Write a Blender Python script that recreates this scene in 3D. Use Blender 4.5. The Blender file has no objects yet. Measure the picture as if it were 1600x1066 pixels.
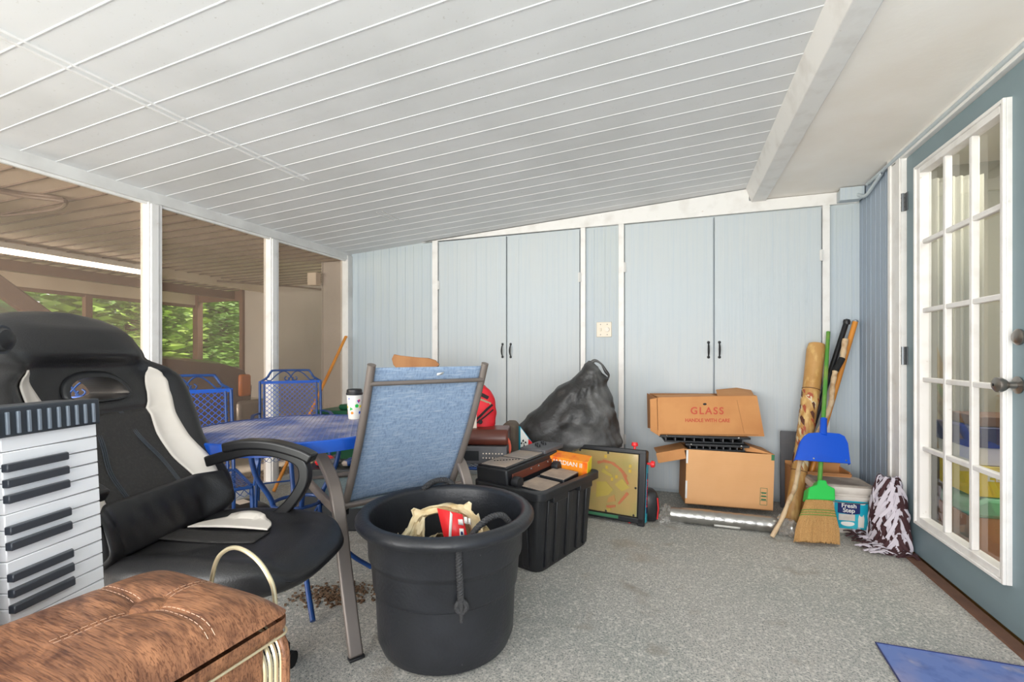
import bpy, bmesh, math, random
from math import sin, cos, pi, radians, atan2, sqrt, hypot
from mathutils import Vector, Matrix, noise as mnoise
random.seed(7)
S = bpy.context.scene
COL = S.collection
# ---------------------------------------------------------------- camera, world, light, exposure
TH = radians(19.3); CT, ST = cos(TH), sin(TH); H = 1.07
def P(a, b, z=0.0):
    """room point from metres along two floor axes turned 19.3 degrees from the room's own"""
    return Vector((a*CT - b*ST, a*ST + b*CT, z))
cd = bpy.data.cameras.new('camera'); cam = bpy.data.objects.new('camera', cd); COL.objects.link(cam)
cam.location = (0, 0, H); cam.rotation_euler = (pi/2, 0, TH)
cd.sensor_width = 36.0; cd.lens = 36.0*725/1600; cd.shift_y = 23/1600; cd.clip_start = 0.02
S.camera = cam
S.view_settings.view_transform = 'Standard'; S.view_settings.look = 'None'
S.view_settings.gamma = 1.0; S.view_settings.use_curve_mapping = False
S.view_settings.exposure = 0.55
w = bpy.data.worlds.new('sky'); S.world = w; w.use_nodes = True
bg = w.node_tree.nodes['Background']; bg.inputs[0].default_value = (0.93, 0.97, 1.0, 1); bg.inputs[1].default_value = 1.25
def area(name, loc, rot, sx, sy, power, col=(1,1,1)):
    l = bpy.data.lights.new(name, 'AREA'); l.shape = 'RECTANGLE'; l.size = sx; l.size_y = sy; l.energy = power; l.color = col
    o = bpy.data.objects.new(name, l); COL.objects.link(o); o.location = loc; o.rotation_euler = rot
    return o
# added fill lamp behind the camera, standing in for daylight from the open side
area('fill_open_side', (-0.9, -1.9, 1.1), (radians(104), 0, 0), 4.2, 1.9, 150, (1.0, 0.99, 0.975))
area('fill_carport', (-4.9, -1.2, 1.3), (radians(90), 0, 0), 3.0, 1.6, 420, (1.0, 0.93, 0.84))  # second fill lamp, out of view, added to brighten the carport
sun = bpy.data.lights.new('sun', 'SUN'); sun.energy = 5.0; sun.angle = radians(6); sun.color = (1, .96, .9)
so = bpy.data.objects.new('sun', sun); COL.objects.link(so); so.rotation_euler = (radians(38), radians(25), radians(120))
# ---------------------------------------------------------------- helpers
def srgb(r, g, b):
    f = lambda c: (c/255/12.92) if c/255 <= .04045 else ((c/255+.055)/1.055)**2.4
    return (f(r), f(g), f(b), 1)
MATS = {}
def mat(name, col, rough=.5, metal=0., var=None, bump=None, spec=.5, trans=0., alpha=1., emit=0., coat=0., sheen=0.):
    """var=(scale, colour2, lo, hi, (sx,sy,sz)); bump=(scale, strength, (sx,sy,sz))"""
    m = bpy.data.materials.new(name); m.use_nodes = True; nt = m.node_tree; N = nt.nodes; L = nt.links
    b = N['Principled BSDF']
    b.inputs['Base Color'].default_value = col; b.inputs['Roughness'].default_value = rough; b.inputs['Metallic'].default_value = metal
    b.inputs['Specular IOR Level'].default_value = spec; b.inputs['Transmission Weight'].default_value = trans; b.inputs['Alpha'].default_value = alpha
    b.inputs['Coat Weight'].default_value = coat; b.inputs['Sheen Weight'].default_value = sheen
    if emit:
        b.inputs['Emission Color'].default_value = col; b.inputs['Emission Strength'].default_value = emit
    tc = N.new('ShaderNodeTexCoord')
    def noise_(scale, st, detail=4):
        mp = N.new('ShaderNodeMapping'); mp.inputs['Scale'].default_value = st or (1,1,1)
        L.new(tc.outputs['Object'], mp.inputs[0])
        n = N.new('ShaderNodeTexNoise'); n.inputs['Scale'].default_value = scale; n.inputs['Detail'].default_value = detail
        L.new(mp.outputs[0], n.inputs['Vector']); return n
    src = None
    if var:
        vs = var if isinstance(var, list) else [var]
        for v in vs:
            sc, c2, lo, hi = v[:4]; st = v[4] if len(v) > 4 else None
            n = noise_(sc, st); r = N.new('ShaderNodeMapRange'); r.inputs[1].default_value = lo; r.inputs[2].default_value = hi
            L.new(n.outputs[0], r.inputs[0]); mx = N.new('ShaderNodeMix'); mx.data_type = 'RGBA'
            L.new(r.outputs[0], mx.inputs[0])
            if src is None: mx.inputs[6].default_value = col
            else: L.new(src, mx.inputs[6])
            mx.inputs[7].default_value = c2; src = mx.outputs[2]
        L.new(src, b.inputs['Base Color'])
    if bump:
        bs = bump if isinstance(bump, list) else [bump]; prev = None
        for v in bs:
            n = noise_(v[0], v[2] if len(v) > 2 else None, 3); bp = N.new('ShaderNodeBump'); bp.inputs['Strength'].default_value = v[1]; bp.inputs['Distance'].default_value = .01
            L.new(n.outputs[0], bp.inputs['Height'])
            if prev: L.new(prev, bp.inputs['Normal'])
            prev = bp.outputs[0]
        L.new(prev, b.inputs['Normal'])
    MATS[name] = m
    return m
class MB:
    def __init__(s): s.v = []; s.f = []; s.m = []
    def add(s, vs, fs, mi=0):
        o = len(s.v); s.v += [Vector(p) for p in vs]
        for f in fs: s.f.append([i+o for i in f]); s.m.append(mi)
        return s
    def box(s, c, d, R=None, mi=0):
        R = R or Matrix.Identity(3); c = Vector(c)
        vs = [c + R @ Vector((x*d[0]/2, y*d[1]/2, z*d[2]/2)) for x in (-1,1) for y in (-1,1) for z in (-1,1)]
        return s.add(vs, [(0,1,3,2),(4,6,7,5),(0,4,5,1),(2,3,7,6),(0,2,6,4),(1,5,7,3)], mi)
    def hexa(s, p, mi=0):  # 4 bottom ccw, 4 top ccw
        return s.add(p, [(3,2,1,0),(4,5,6,7),(0,1,5,4),(1,2,6,5),(2,3,7,6),(3,0,4,7)], mi)
    def tube(s, pts, r, n=8, closed=False, sec=None, up=None, mi=0, cap=True):
        """sweep; r number or list; sec=(w,h) for flat bars"""
        pts = [Vector(p) for p in pts]; k = len(pts)
        T = []
        for i in range(k):
            a = pts[(i-1) % k] if (closed or i) else pts[0]; b = pts[(i+1) % k] if (closed or i < k-1) else pts[-1]
            t = (b-a); T.append(t.normalized() if t.length > 1e-9 else Vector((0,0,1)))
        u = Vector(up) if up else (Vector((0,0,1)) if abs(T[0].z) < .9 else Vector((1,0,0)))
        vs = []
        for i in range(k):
            if up: uu = Vector(up)
            else: uu = u
            x = T[i].cross(uu)
            if x.length < 1e-6: x = T[i].cross(Vector((.3,.5,.8)))
            x.normalize(); y = x.cross(T[i]).normalized(); u = y
            rr = r[i] if isinstance(r, (list, tuple)) else r
            if sec:
                for (p, q) in ((-1,-1),(1,-1),(1,1),(-1,1)): vs.append(pts[i] + x*p*sec[0]/2 + y*q*sec[1]/2)
            else:
                for j in range(n): vs.append(pts[i] + (x*cos(2*pi*j/n) + y*sin(2*pi*j/n))*rr)
        if sec: n = 4
        fs = []
        for i in range(k if closed else k-1):
            for j in range(n):
                a = i*n+j; b = i*n+(j+1) % n; c = ((i+1) % k)*n+(j+1) % n; d = ((i+1) % k)*n+j
                fs.append((a,b,c,d))
        if cap and not closed: fs += [tuple(range(n))[::-1], tuple(range((k-1)*n, k*n))]
        return s.add(vs, fs, mi)
    def lathe(s, prof, c=(0,0,0), n=24, M=None, mi=0, sx=1, sy=1, cap=True):
        c = Vector(c); vs = []
        for (r, z) in prof:
            for j in range(n):
                p = Vector((r*sx*cos(2*pi*j/n), r*sy*sin(2*pi*j/n), z)); vs.append(c + (M @ p if M else p))
        fs = [(i*n+j, i*n+(j+1) % n, (i+1)*n+(j+1) % n, (i+1)*n+j) for i in range(len(prof)-1) for j in range(n)]
        if cap and prof[0][0] > 1e-5: fs.append(tuple(range(n))[::-1])
        if cap and prof[-1][0] > 1e-5: fs.append(tuple(range((len(prof)-1)*n, len(prof)*n)))
        return s.add(vs, fs, mi)
    def prism(s, poly, fn, d0, d1, mi=0):
        """poly of 2-D points; fn(x,y,d) -> point"""
        n = len(poly); vs = [fn(x, y, d0) for x, y in poly] + [fn(x, y, d1) for x, y in poly]
        fs = [tuple(range(n))[::-1], tuple(range(n, 2*n))] + [(i, (i+1) % n, n+(i+1) % n, n+i) for i in range(n)]
        return s.add(vs, fs, mi)
    def grid(s, fn, nu, nv, mi=0, cu=False, cv=False):
        vs = [fn(i/(nu if cu else nu-1), j/(nv if cv else nv-1)) for i in range(nu) for j in range(nv)]
        fs = []
        for i in range(nu if cu else nu-1):
            for j in range(nv if cv else nv-1):
                fs.append((i*nv+j, ((i+1) % nu)*nv+j, ((i+1) % nu)*nv+(j+1) % nv, i*nv+(j+1) % nv))
        return s.add(vs, fs, mi)
    def build(s, name, mats, parent=None, label=None, cat=None, group=None, kind=None, bevel=0, seg=2, smooth=True,
              solid=0, sub=0, world=False, origin=None, angle=38, fixn=True):
        me = bpy.data.meshes.new(name)
        vs = s.v
        if world and parent is not None:
            inv = parent.matrix_basis.inverted(); vs = [inv @ v for v in vs]
        loc = Vector((0,0,0))
        if parent is None and origin is not False:
            if origin is None:
                xs = [v.x for v in vs]; ys = [v.y for v in vs]; zs = [v.z for v in vs]
                loc = Vector(((min(xs)+max(xs))/2, (min(ys)+max(ys))/2, min(zs)))
            else: loc = Vector(origin)
            vs = [v-loc for v in vs]
        me.from_pydata([tuple(v) for v in vs], [], s.f)
        if not isinstance(mats, (list, tuple)): mats = [mats]
        for m in mats: me.materials.append(m)
        me.polygons.foreach_set('material_index', s.m)
        if fixn:
            bm = bmesh.new(); bm.from_mesh(me); bmesh.ops.recalc_face_normals(bm, faces=bm.faces); bm.to_mesh(me); bm.free()
        if smooth:
            me.polygons.foreach_set('use_smooth', [True]*len(me.polygons)); me.set_sharp_from_angle(angle=radians(angle))
        me.update()
        o = bpy.data.objects.new(name, me); COL.objects.link(o); o.location = loc
        if parent is not None: o.parent = parent
        if bevel:
            md = o.modifiers.new('bevel', 'BEVEL'); md.width = bevel; md.segments = seg; md.limit_method = 'ANGLE'; md.angle_limit = radians(40)
            me.polygons.foreach_set('use_smooth', [True]*len(me.polygons))
            md.harden_normals = False
        if solid:
            md = o.modifiers.new('solid', 'SOLIDIFY'); md.thickness = solid; md.offset = 0
        if sub:
            md = o.modifiers.new('sub', 'SUBSURF'); md.levels = sub; md.render_levels = sub
        if label: o['label'] = label
        if cat: o['category'] = cat
        if group: o['group'] = group
        if kind: o['kind'] = kind
        return o
def thing(name, label, cat, loc=(0,0,0), rz=0., group=None, kind=None, rot=None):
    o = bpy.data.objects.new(name, None); COL.objects.link(o); o.empty_display_size = .05
    o.location = loc; o.rotation_euler = rot if rot else (0, 0, rz)
    if label: o['label'] = label
    if cat: o['category'] = cat
    if group: o['group'] = group
    if kind: o['kind'] = kind
    return o
def copy_tree(o, parent=None):
    c = o.copy(); COL.objects.link(c); c.parent = parent
    for ch in [x for x in COL.objects if x.parent == o and x != c]: copy_tree(ch, c)
    return c
def text(name, body, size, m, M, parent=None, ext=.0006, spacing=1.0, bold=0.0, sx=1.0):
    cu = bpy.data.curves.new(name, 'FONT'); cu.body = body; cu.size = size; cu.align_x = 'CENTER'; cu.align_y = 'CENTER'
    cu.extrude = ext; cu.space_character = spacing; cu.offset = bold
    t = bpy.data.objects.new(name, cu); COL.objects.link(t)
    dg = bpy.context.evaluated_depsgraph_get(); me = bpy.data.meshes.new_from_object(t.evaluated_get(dg))
    COL.objects.unlink(t); bpy.data.objects.remove(t)
    me.transform(M @ Matrix.Diagonal((sx, 1, 1, 1))); me.materials.clear(); me.materials.append(m)
    o = bpy.data.objects.new(name, me); COL.objects.link(o)
    if parent is not None: o.parent = parent
    return o
def frame(o, x, y):
    """4x4 with origin o and x, y axes (z = x cross y)"""
    x = Vector(x).normalized(); y = Vector(y).normalized(); z = x.cross(y).normalized(); y = z.cross(x)
    M = Matrix((x, y, z)).transposed().to_4x4(); M.translation = Vector(o); return M
def sm(e0, e1, x):
    t = max(0, min(1, (x-e0)/(e1-e0))); return t*t*(3-2*t)
def lerp_tab(tab, x):
    if x <= tab[0][0]: return tab[0][1]
    for (a, p), (b, q) in zip(tab, tab[1:]):
        if x <= b:
            t = (x-a)/(b-a); t = t*t*(3-2*t)*.5 + t*.5
            return p+(q-p)*t
    return tab[-1][1]
def bez(p0, p1, p2, p3, n=10):
    p0, p1, p2, p3 = map(Vector, (p0, p1, p2, p3)); out = []
    for i in range(n+1):
        t = i/n; out.append(p0*(1-t)**3 + p1*3*t*(1-t)**2 + p2*3*t*t*(1-t) + p3*t**3)
    return out
def crom(pts, n=6):
    pts = [Vector(p) for p in pts]; q = [pts[0]*2-pts[1]] + pts + [pts[-1]*2-pts[-2]]; out = []
    for i in range(1, len(q)-2):
        for j in range(n):
            t = j/n; a, b, c, d = q[i-1], q[i], q[i+1], q[i+2]
            out.append(.5*((2*b) + (c-a)*t + (2*a-5*b+4*c-d)*t*t + (3*b-a-3*c+d)*t**3))
    out.append(pts[-1]); return out
# ---------------------------------------------------------------- materials
m_ceil = mat('ceiling_white', srgb(224,225,227), .55, var=[(2.0, srgb(211,212,213), .45, .8), (70, srgb(198,197,195), .66, .78)])
m_ceil2 = mat('ceiling_cream', srgb(252,247,241), .7, var=(1.5, srgb(238,228,216), .4, .8), bump=(30, .08))
m_white = mat('white_paint', srgb(232,230,228), .45, var=[(9, srgb(214,210,206), .5, .8), (40, srgb(196,180,165), .7, .85)], bump=(25, .08))
m_white2 = mat('white_paint_worn', srgb(220,219,217), .5, var=[(5, srgb(198,196,194), .4, .75), (22, srgb(180,160,140), .68, .85)], bump=(25, .1))
m_blue = mat('wall_pale_blue', srgb(186,196,204), .6, var=[(1.2, srgb(190,197,198), .35, .7), (6, srgb(170,184,200), .5, .9, (14, 14, .25))], bump=(8, .15, (22, 22, .3)))
m_bluedoor = mat('cabinet_pale_blue', srgb(190,199,205), .5, var=[(1.0, srgb(194,198,199), .35, .7), (6, srgb(180,192,202), .5, .9, (14, 14, .25))], bump=(8, .12, (22, 22, .3)))
m_right = mat('wall_right_blue', srgb(168,180,194), .6, var=(6, srgb(150,165,184), .35, .85, (20, 20, .25)), bump=(8, .25, (26, 26, .3)))
m_door = mat('door_slate_blue', srgb(124,144,152), .42, var=(2, srgb(116,135,142), .4, .8))
m_black = mat('black_plastic', srgb(34,35,38), .42, var=(8, srgb(44,45,48), .5, .8))
m_blackmetal = mat('black_iron', srgb(30,31,34), .4, metal=.3)
m_tub = mat('tub_black', srgb(36,38,43), .38, var=[(5, srgb(52,54,60), .5, .85), (60, srgb(110,110,112), .735, .79, (1,1,.5))], bump=(90, .12))
m_tote = mat('tote_black', srgb(31,32,35), .4, var=(6, srgb(44,45,48), .5, .8), bump=(120, .06))
m_leather = mat('black_leatherette', srgb(33,33,35), .38, var=(4, srgb(44,42,41), .5, .8), bump=[(260, .12), (7, .1)])
m_leather2 = mat('charcoal_fabric', srgb(46,44,43), .7, var=(120, srgb(62,59,57), .5, .8), bump=(320, .3))
m_cream = mat('white_leatherette', srgb(232,224,214), .45, var=(6, srgb(214,204,192), .5, .9))
m_bluemetal = mat('cobalt_metal', srgb(20,84,186), .35, var=(12, srgb(14,60,150), .5, .8), coat=.2)
m_bluemetal2 = mat('navy_metal', srgb(22,66,128), .42, var=(14, srgb(18,50,104), .45, .7))
m_tablemesh = mat('faded_blue_mesh', srgb(98,112,166), .5, var=(5, srgb(190,184,196), .42, .66))
m_taupe = mat('taupe_metal', srgb(132,122,116), .38, metal=.35, var=(3, srgb(112,104,98), .4, .8))
m_gold = mat('gold_trim', srgb(222,208,172), .28, metal=.6)
m_chrome = mat('chrome', srgb(200,205,208), .2, metal=.95)
m_nickel = mat('satin_nickel', srgb(150,144,138), .32, metal=.9)
m_hinge = mat('hinge_steel', srgb(120,124,128), .4, metal=.6)
m_pink = mat('cream_plastic', srgb(236,220,205), .4)
m_card = mat('cardboard', srgb(226,172,120), .75, var=(3, srgb(214,158,104), .4, .8), bump=(3, .08, (1,1,30)))
m_card2 = mat('cardboard_brown', srgb(208,148,92), .75, var=(4, srgb(188,124,72), .4, .8), bump=(6, .2))
m_card3 = mat('cardboard_inside', srgb(168,116,72), .8)
m_redink = mat('red_ink', srgb(196,84,62), .7)
m_greenink = mat('green_ink', srgb(60,120,84), .7)
m_ww = mat('white_key', srgb(251,252,255), .25, coat=.3)
m_bk = mat('black_key', srgb(58,62,70), .35)
m_kb = mat('keyboard_body', srgb(52,58,66), .42)
m_kb2 = mat('keyboard_rib', srgb(120,130,142), .4)
m_orangew = mat('orange_wood', srgb(216,140,52), .4, var=(6, srgb(190,112,36), .4, .8, (1,1,.2)), coat=.2)
m_wood = mat('light_wood', srgb(182,128,78), .5, var=(8, srgb(160,104,58), .4, .75, (1,1,.15)))
m_stick = mat('bark_stick', srgb(206,180,146), .7, var=(20, srgb(160,120,84), .5, .75), bump=(30, .4))
m_straw = mat('straw', srgb(220,176,116), .8, var=(40, srgb(176,124,66), .42, .7, (12,12,.5)), bump=(60, .6, (12,12,.4)))
m_green = mat('bright_green_plastic', srgb(40,190,80), .4)
m_greenh = mat('green_handle', srgb(84,150,62), .45, var=(9, srgb(150,160,80), .5, .8))
m_pan = mat('blue_plastic', srgb(8,82,205), .4, var=(5, srgb(12,70,180), .5, .9))
m_bucket = mat('offwhite_plastic', srgb(216,208,200), .5, var=(9, srgb(176,164,152), .5, .85))
m_bucketlid = mat('dusty_lid', srgb(176,166,156), .6, var=(12, srgb(138,126,116), .4, .75))
m_aqua = mat('label_aqua', srgb(20,168,196), .4, var=(5, srgb(80,196,204), .5, .8))
m_navy = mat('label_navy', srgb(34,44,100), .4)
m_paper = mat('white_print', srgb(240,238,232), .6)
m_foil = mat('foil', srgb(176,174,170), .3, metal=.9, var=(5, srgb(150,146,140), .5, .8), bump=(26, .35))
m_red = mat('red_nylon', srgb(232,32,48), .55, var=(5, srgb(200,20,34), .5, .8), bump=(14, .3))
m_redp = mat('red_plastic', srgb(236,48,52), .35)
m_strap = mat('black_webbing', srgb(38,30,32), .7)
m_tan = mat('tan_webbing', srgb(176,160,130), .7)
m_brownleather = mat('brown_leather', srgb(104,52,38), .35, var=(4, srgb(74,34,26), .4, .8))
m_elec = mat('electronics_grey', srgb(84,84,88), .5, var=(8, srgb(100,98,98), .5, .8))
m_elec2 = mat('electronics_black', srgb(28,30,34), .4)
m_dust = mat('dusty_grey', srgb(148,140,134), .8, var=(10, srgb(172,154,138), .4, .75))
m_dust2 = mat('dusty_tan', srgb(178,158,140), .8, var=(10, srgb(140,126,116), .4, .75))
m_orange = mat('orange_carton', srgb(248,146,28), .5, var=(14, srgb(238,104,24), .5, .62))
m_yellow = mat('yellow_carton', srgb(240,214,30), .5)
m_suede = mat('brown_suede', srgb(116,104,92), .9, var=(10, srgb(98,86,74), .4, .8))
m_brownbark = mat('brown_paint', srgb(118,84,66), .6, var=(8, srgb(96,66,52), .4, .8))
m_cpwall = mat('carport_wall', srgb(186,178,172), .85, var=[(2, srgb(172,164,158), .4, .8), (80, srgb(120,112,106), .6, .8)])
m_cpceil = mat('carport_ceiling', srgb(224,208,192), .7, var=[(3, srgb(206,188,170), .4, .8), (60, srgb(120,104,92), .68, .8)])
m_car = mat('truck_brown', srgb(98,76,64), .3, var=(3, srgb(96,76,64), .4, .8), coat=.5)
m_carb = mat('truck_bumper', srgb(150,142,134), .35, metal=.5)
m_amber = mat('amber_lens', srgb(214,120,50), .3)
m_rubber = mat('rubber', srgb(24,24,25), .8)
m_leaf = mat('leaf_green', srgb(132,176,72), .6, var=(1.2, srgb(80,130,50), .4, .65)); m_leaf2 = mat('leaf_light', srgb(186,214,104), .6, var=(1.5, srgb(126,174,70), .4, .65))
m_bark = mat('bark', srgb(96,82,70), .9, bump=(12, .6))
m_lawn = mat('lawn', srgb(104,130,66), .9, var=(3, srgb(128,150,88), .4, .7))
m_conc = mat('concrete', srgb(168,158,146), .9, var=[(2, srgb(140,128,114), .4, .8), (30, srgb(100,86,70), .6, .8)])
m_dead = mat('dry_leaves', srgb(112,90,70), .85, var=(9, srgb(96,70,48), .4, .7))
m_pipe = mat('dark_pipe', srgb(112,96,86), .5)
m_darkgreen = mat('dark_green_plastic', srgb(22,84,56), .4)
m_rope = mat('black_rope', srgb(58,58,60), .7, bump=(160, .5))
m_beige = mat('beige_bag', srgb(236,220,182), .4, var=(18, srgb(206,176,122), .4, .75), bump=(16, .3))
m_cable = mat('white_cable', srgb(214,208,200), .5)
m_ivory = mat('ivory_plate', srgb(226,214,196), .4)
def lamp_mat():
    return mat('lamp_tube', (1.0, .9, .74, 1), .4, emit=7.0)
m_lamp = lamp_mat()
# carpet: speckled grey pile with a few brown stains
def carpet():
    m = mat('carpet_grey', srgb(200,196,189), .95, var=[
        (1.3, srgb(174,177,171), .42, .72), (150, srgb(128,134,132), .46, .66), (95, srgb(226,222,214), .5, .7),
        (2.1, srgb(176,160,140), .62, .78), (7, srgb(160,150,138), .62, .80)], bump=(300, .8))
    return m
m_carpet = carpet()
def vinyl_wood():
    m = mat('woodgrain_vinyl', srgb(170,112,80), .42); nt = m.node_tree; N = nt.nodes; L = nt.links; b = N['Principled BSDF']
    tc = N.new('ShaderNodeTexCoord'); mp = N.new('ShaderNodeMapping'); mp.inputs['Scale'].default_value = (3.0, 9.0, 3.0); mp.inputs['Rotation'].default_value = (0, 0, radians(24))
    L.new(tc.outputs['Object'], mp.inputs[0])
    n1 = N.new('ShaderNodeTexNoise'); n1.inputs['Scale'].default_value = 3.2; n1.inputs['Detail'].default_value = 6; n1.inputs['Distortion'].default_value = 1.6
    mp2 = N.new('ShaderNodeMapping'); mp2.inputs['Scale'].default_value = (20, 330, 120); mp2.inputs['Rotation'].default_value = (0, 0, radians(20))
    L.new(tc.outputs['Object'], mp2.inputs[0]); L.new(mp.outputs[0], n1.inputs['Vector'])
    n2 = N.new('ShaderNodeTexNoise'); n2.inputs['Scale'].default_value = 1.6; n2.inputs['Detail'].default_value = 5; n2.inputs['Distortion'].default_value = .8; L.new(mp2.outputs[0], n2.inputs['Vector'])
    cr = N.new('ShaderNodeValToRGB'); e = cr.color_ramp.elements
    e[0].position = .34; e[0].color = srgb(112,72,50); e[1].position = .64; e[1].color = srgb(178,124,88)
    L.new(n1.outputs[0], cr.inputs[0])
    cr2 = N.new('ShaderNodeValToRGB'); e = cr2.color_ramp.elements
    e[0].position = .38; e[0].color = (.34,.26,.22,1); e[1].position = .54; e[1].color = (1,1,1,1)
    L.new(n2.outputs[0], cr2.inputs[0])
    mx = N.new('ShaderNodeMix'); mx.data_type = 'RGBA'; mx.blend_type = 'MULTIPLY'; mx.inputs[0].default_value = .8
    L.new(cr.outputs[0], mx.inputs[6]); L.new(cr2.outputs[0], mx.inputs[7]); L.new(mx.outputs[2], b.inputs['Base Color'])
    bp = N.new('ShaderNodeBump'); bp.inputs['Strength'].default_value = .12; bp.inputs['Distance'].default_value = .004; L.new(n2.outputs[0], bp.inputs['Height']); L.new(bp.outputs[0], b.inputs['Normal'])
    return m
m_vinyl = vinyl_wood()
m_plasticbag = mat('bin_liner_black', srgb(48,47,47), .42, var=[(3.2, srgb(128,128,128), .46, .74)], bump=[(14, .5), (50, .3)])  # pale grey patches put the liner's sheen into its colour
m_sling = mat('blue_sling', srgb(142,164,192), .75, var=[(150, srgb(116,138,168), .45, .7, (1,1,.12)), (150, srgb(168,184,204), .5, .72, (.12,.12,1))], bump=(300, .3))
m_slings = mat('grey_green_sling', srgb(142,160,162), .75, var=[(90, srgb(120,138,142), .45, .7)], bump=(300, .3))
def glassy(name, col, amt, rough=.03, tint=(1,1,1,1), fres=1.0):
    """thin clear sheet: transparent, with a gloss on top and a share of haze"""
    m = bpy.data.materials.new(name); m.use_nodes = True; nt = m.node_tree; N = nt.nodes; L = nt.links; N.remove(N['Principled BSDF'])
    t = N.new('ShaderNodeBsdfTransparent'); t.inputs[0].default_value = tint; d = N.new('ShaderNodeBsdfDiffuse'); d.inputs[0].default_value = col
    g = N.new('ShaderNodeBsdfGlossy'); g.inputs[1].default_value = rough
    m1 = N.new('ShaderNodeMixShader'); m1.inputs[0].default_value = amt; L.new(t.outputs[0], m1.inputs[1]); L.new(d.outputs[0], m1.inputs[2])
    lw = N.new('ShaderNodeLayerWeight'); lw.inputs[0].default_value = .5; pw = N.new('ShaderNodeMath'); pw.operation = 'POWER'; pw.inputs[1].default_value = 4; L.new(lw.outputs['Facing'], pw.inputs[0]); ml = N.new('ShaderNodeMath'); ml.operation = 'MULTIPLY_ADD'; ml.inputs[1].default_value = .9*min(1,fres); ml.inputs[2].default_value = .05*fres; L.new(pw.outputs[0], ml.inputs[0])
    m2 = N.new('ShaderNodeMixShader'); L.new(ml.outputs[0], m2.inputs[0]); L.new(m1.outputs[0], m2.inputs[1]); L.new(g.outputs[0], m2.inputs[2])
    L.new(m2.outputs[0], N['Material Output'].inputs[0]); return m
m_screen = glassy('insect_screen', srgb(176,158,144), .22, .6, (.96,.93,.90,1), 0)
m_glass = glassy('pane_glass', srgb(150,158,156), .12, .02, (.93,.95,.94,1), 1.3)
m_carglass = glassy('truck_glass', srgb(120,150,128), .5, .05, (.7,.85,.75,1), 1)
m_clearplastic = glassy('clear_wrap', srgb(220,216,210), .22, .12, (.97,.97,.96,1), 2.2)
m_pincover = glassy('scuffed_clear_cover', srgb(214,196,154), .16, .15, (1,.96,.84,1), .8)
# ================================================================= THE PORCH SHELL
XR, YB, XL = 1.216, 3.85, -3.06
YN = -1.6                       # open side of the porch
SK = dict(kind='structure')
def cz(x): return 2.31 + .064*(x-.497)      # sloping ceiling underside
MB().box(((XL+XR)/2, (YB+YN)/2, -.05), (XR-XL, YB-YN, .1)).build('floor', m_carpet, **SK, smooth=False)
MB().box((XR-.035, 2.6, .004), (.05, 1.25, .012)).build('trim_1', m_brownbark, **SK, smooth=False)
# sloping plank ceiling with raised ribs
mb = MB(); mb.hexa([(XL,YN,cz(XL)),(.5,YN,cz(.5)),(.5,YB,cz(.5)),(XL,YB,cz(XL)),(XL,YN,cz(XL)+.06),(.5,YN,cz(.5)+.06),(.5,YB,cz(.5)+.06),(XL,YB,cz(XL)+.06)])
for k in range(-24, 14):
    y = 1.914 + .1384*k
    if YN+.02 < y < YB-.02:
        mb.hexa([(XL,y-.0018,cz(XL)-.0022),(.5,y-.0018,cz(.5)-.0022),(.5,y+.0018,cz(.5)-.0022),(XL,y+.0018,cz(XL)-.0022),
                 (XL,y-.005,cz(XL)+.001),(.5,y-.005,cz(.5)+.001),(.5,y+.005,cz(.5)+.001),(XL,y+.005,cz(XL)+.001)])
mb.build('ceiling', m_ceil, **SK, smooth=False)
mb = MB()                        # lap joint running across the planks
for dx in (0, .04): mb.box((-2.13+dx, 1.1, cz(-2.13+dx)-.004), (.003, 2.3, .010))
mb.box((-2.1, 3.05, cz(-2.1)-.003), (.004, .22, .005)); mb.box((-2.05, 3.05, cz(-2.05)-.003), (.004, .22, .005))
mb.build('trim_2', m_white, **SK, smooth=False)
MB().box(((XR+.6)/2+.02, (YB+YN)/2, 2.25), (XR-.6+.06, YB-YN, .06)).build('ceiling', m_ceil2, **SK, smooth=False)
mb = MB(); q = [(.497,2.315),(.537,2.205),(.632,2.205),(.632,2.3)]
mb.prism(q, lambda x, z, y: (x, y, z), YN, YB-.005); mb.build('trim_3', m_white, **SK, bevel=.004)
# back wall of pale boards
mb = MB()
def bx(u, b=None):
    k = (u-800)/725; D = YB/(ST*k+CT); return k*D*CT - D*ST
mb.hexa([(XL-.1,YB,-.02),(XR+.02,YB,-.02),(XR+.02,YB+.1,-.02),(XL-.1,YB+.1,-.02),(XL-.1,YB,2.42),(XR+.02,YB,2.42),(XR+.02,YB+.1,2.42),(XL-.1,YB+.1,2.42)])
for x in [XL+.09*k for k in range(1, 48)]:
    if x < bx(676) or bx(918) < x < bx(966) or bx(1296) < x < XR: mb.box((x, YB-.0015, 1.06), (.004, .003, 2.1))
mb.build('wall_back', m_blue, **SK, smooth=False)
ZT = 2.133
stiles = [(677.5,686),(908,915.5),(967,975.5),(1283.5,1295)]
for i, (u0, u1) in enumerate(stiles):
    x0, x1 = bx(u0), bx(u1); MB().box(((x0+x1)/2, YB-.014, ZT/2), (x1-x0, .028, ZT)).build('trim_%d' % (4+i), m_white, **SK, bevel=.002)
x0, x1, x2 = bx(661), .52, XR-.01
MB().prism([(x0,ZT),(x1,ZT),(x1,cz(x1)-.006),(x0,cz(x0)-.006)], lambda x, z, y: (x, y, z), YB-.03, YB-.001).build('trim_8', m_white, **SK, smooth=False)
MB().prism([(x1,ZT),(x2,ZT),(x2,2.216),(x1,2.216)], lambda x, z, y: (x, y, z), YB-.028, YB-.001).build('trim_9', m_white, **SK, smooth=False)
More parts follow.
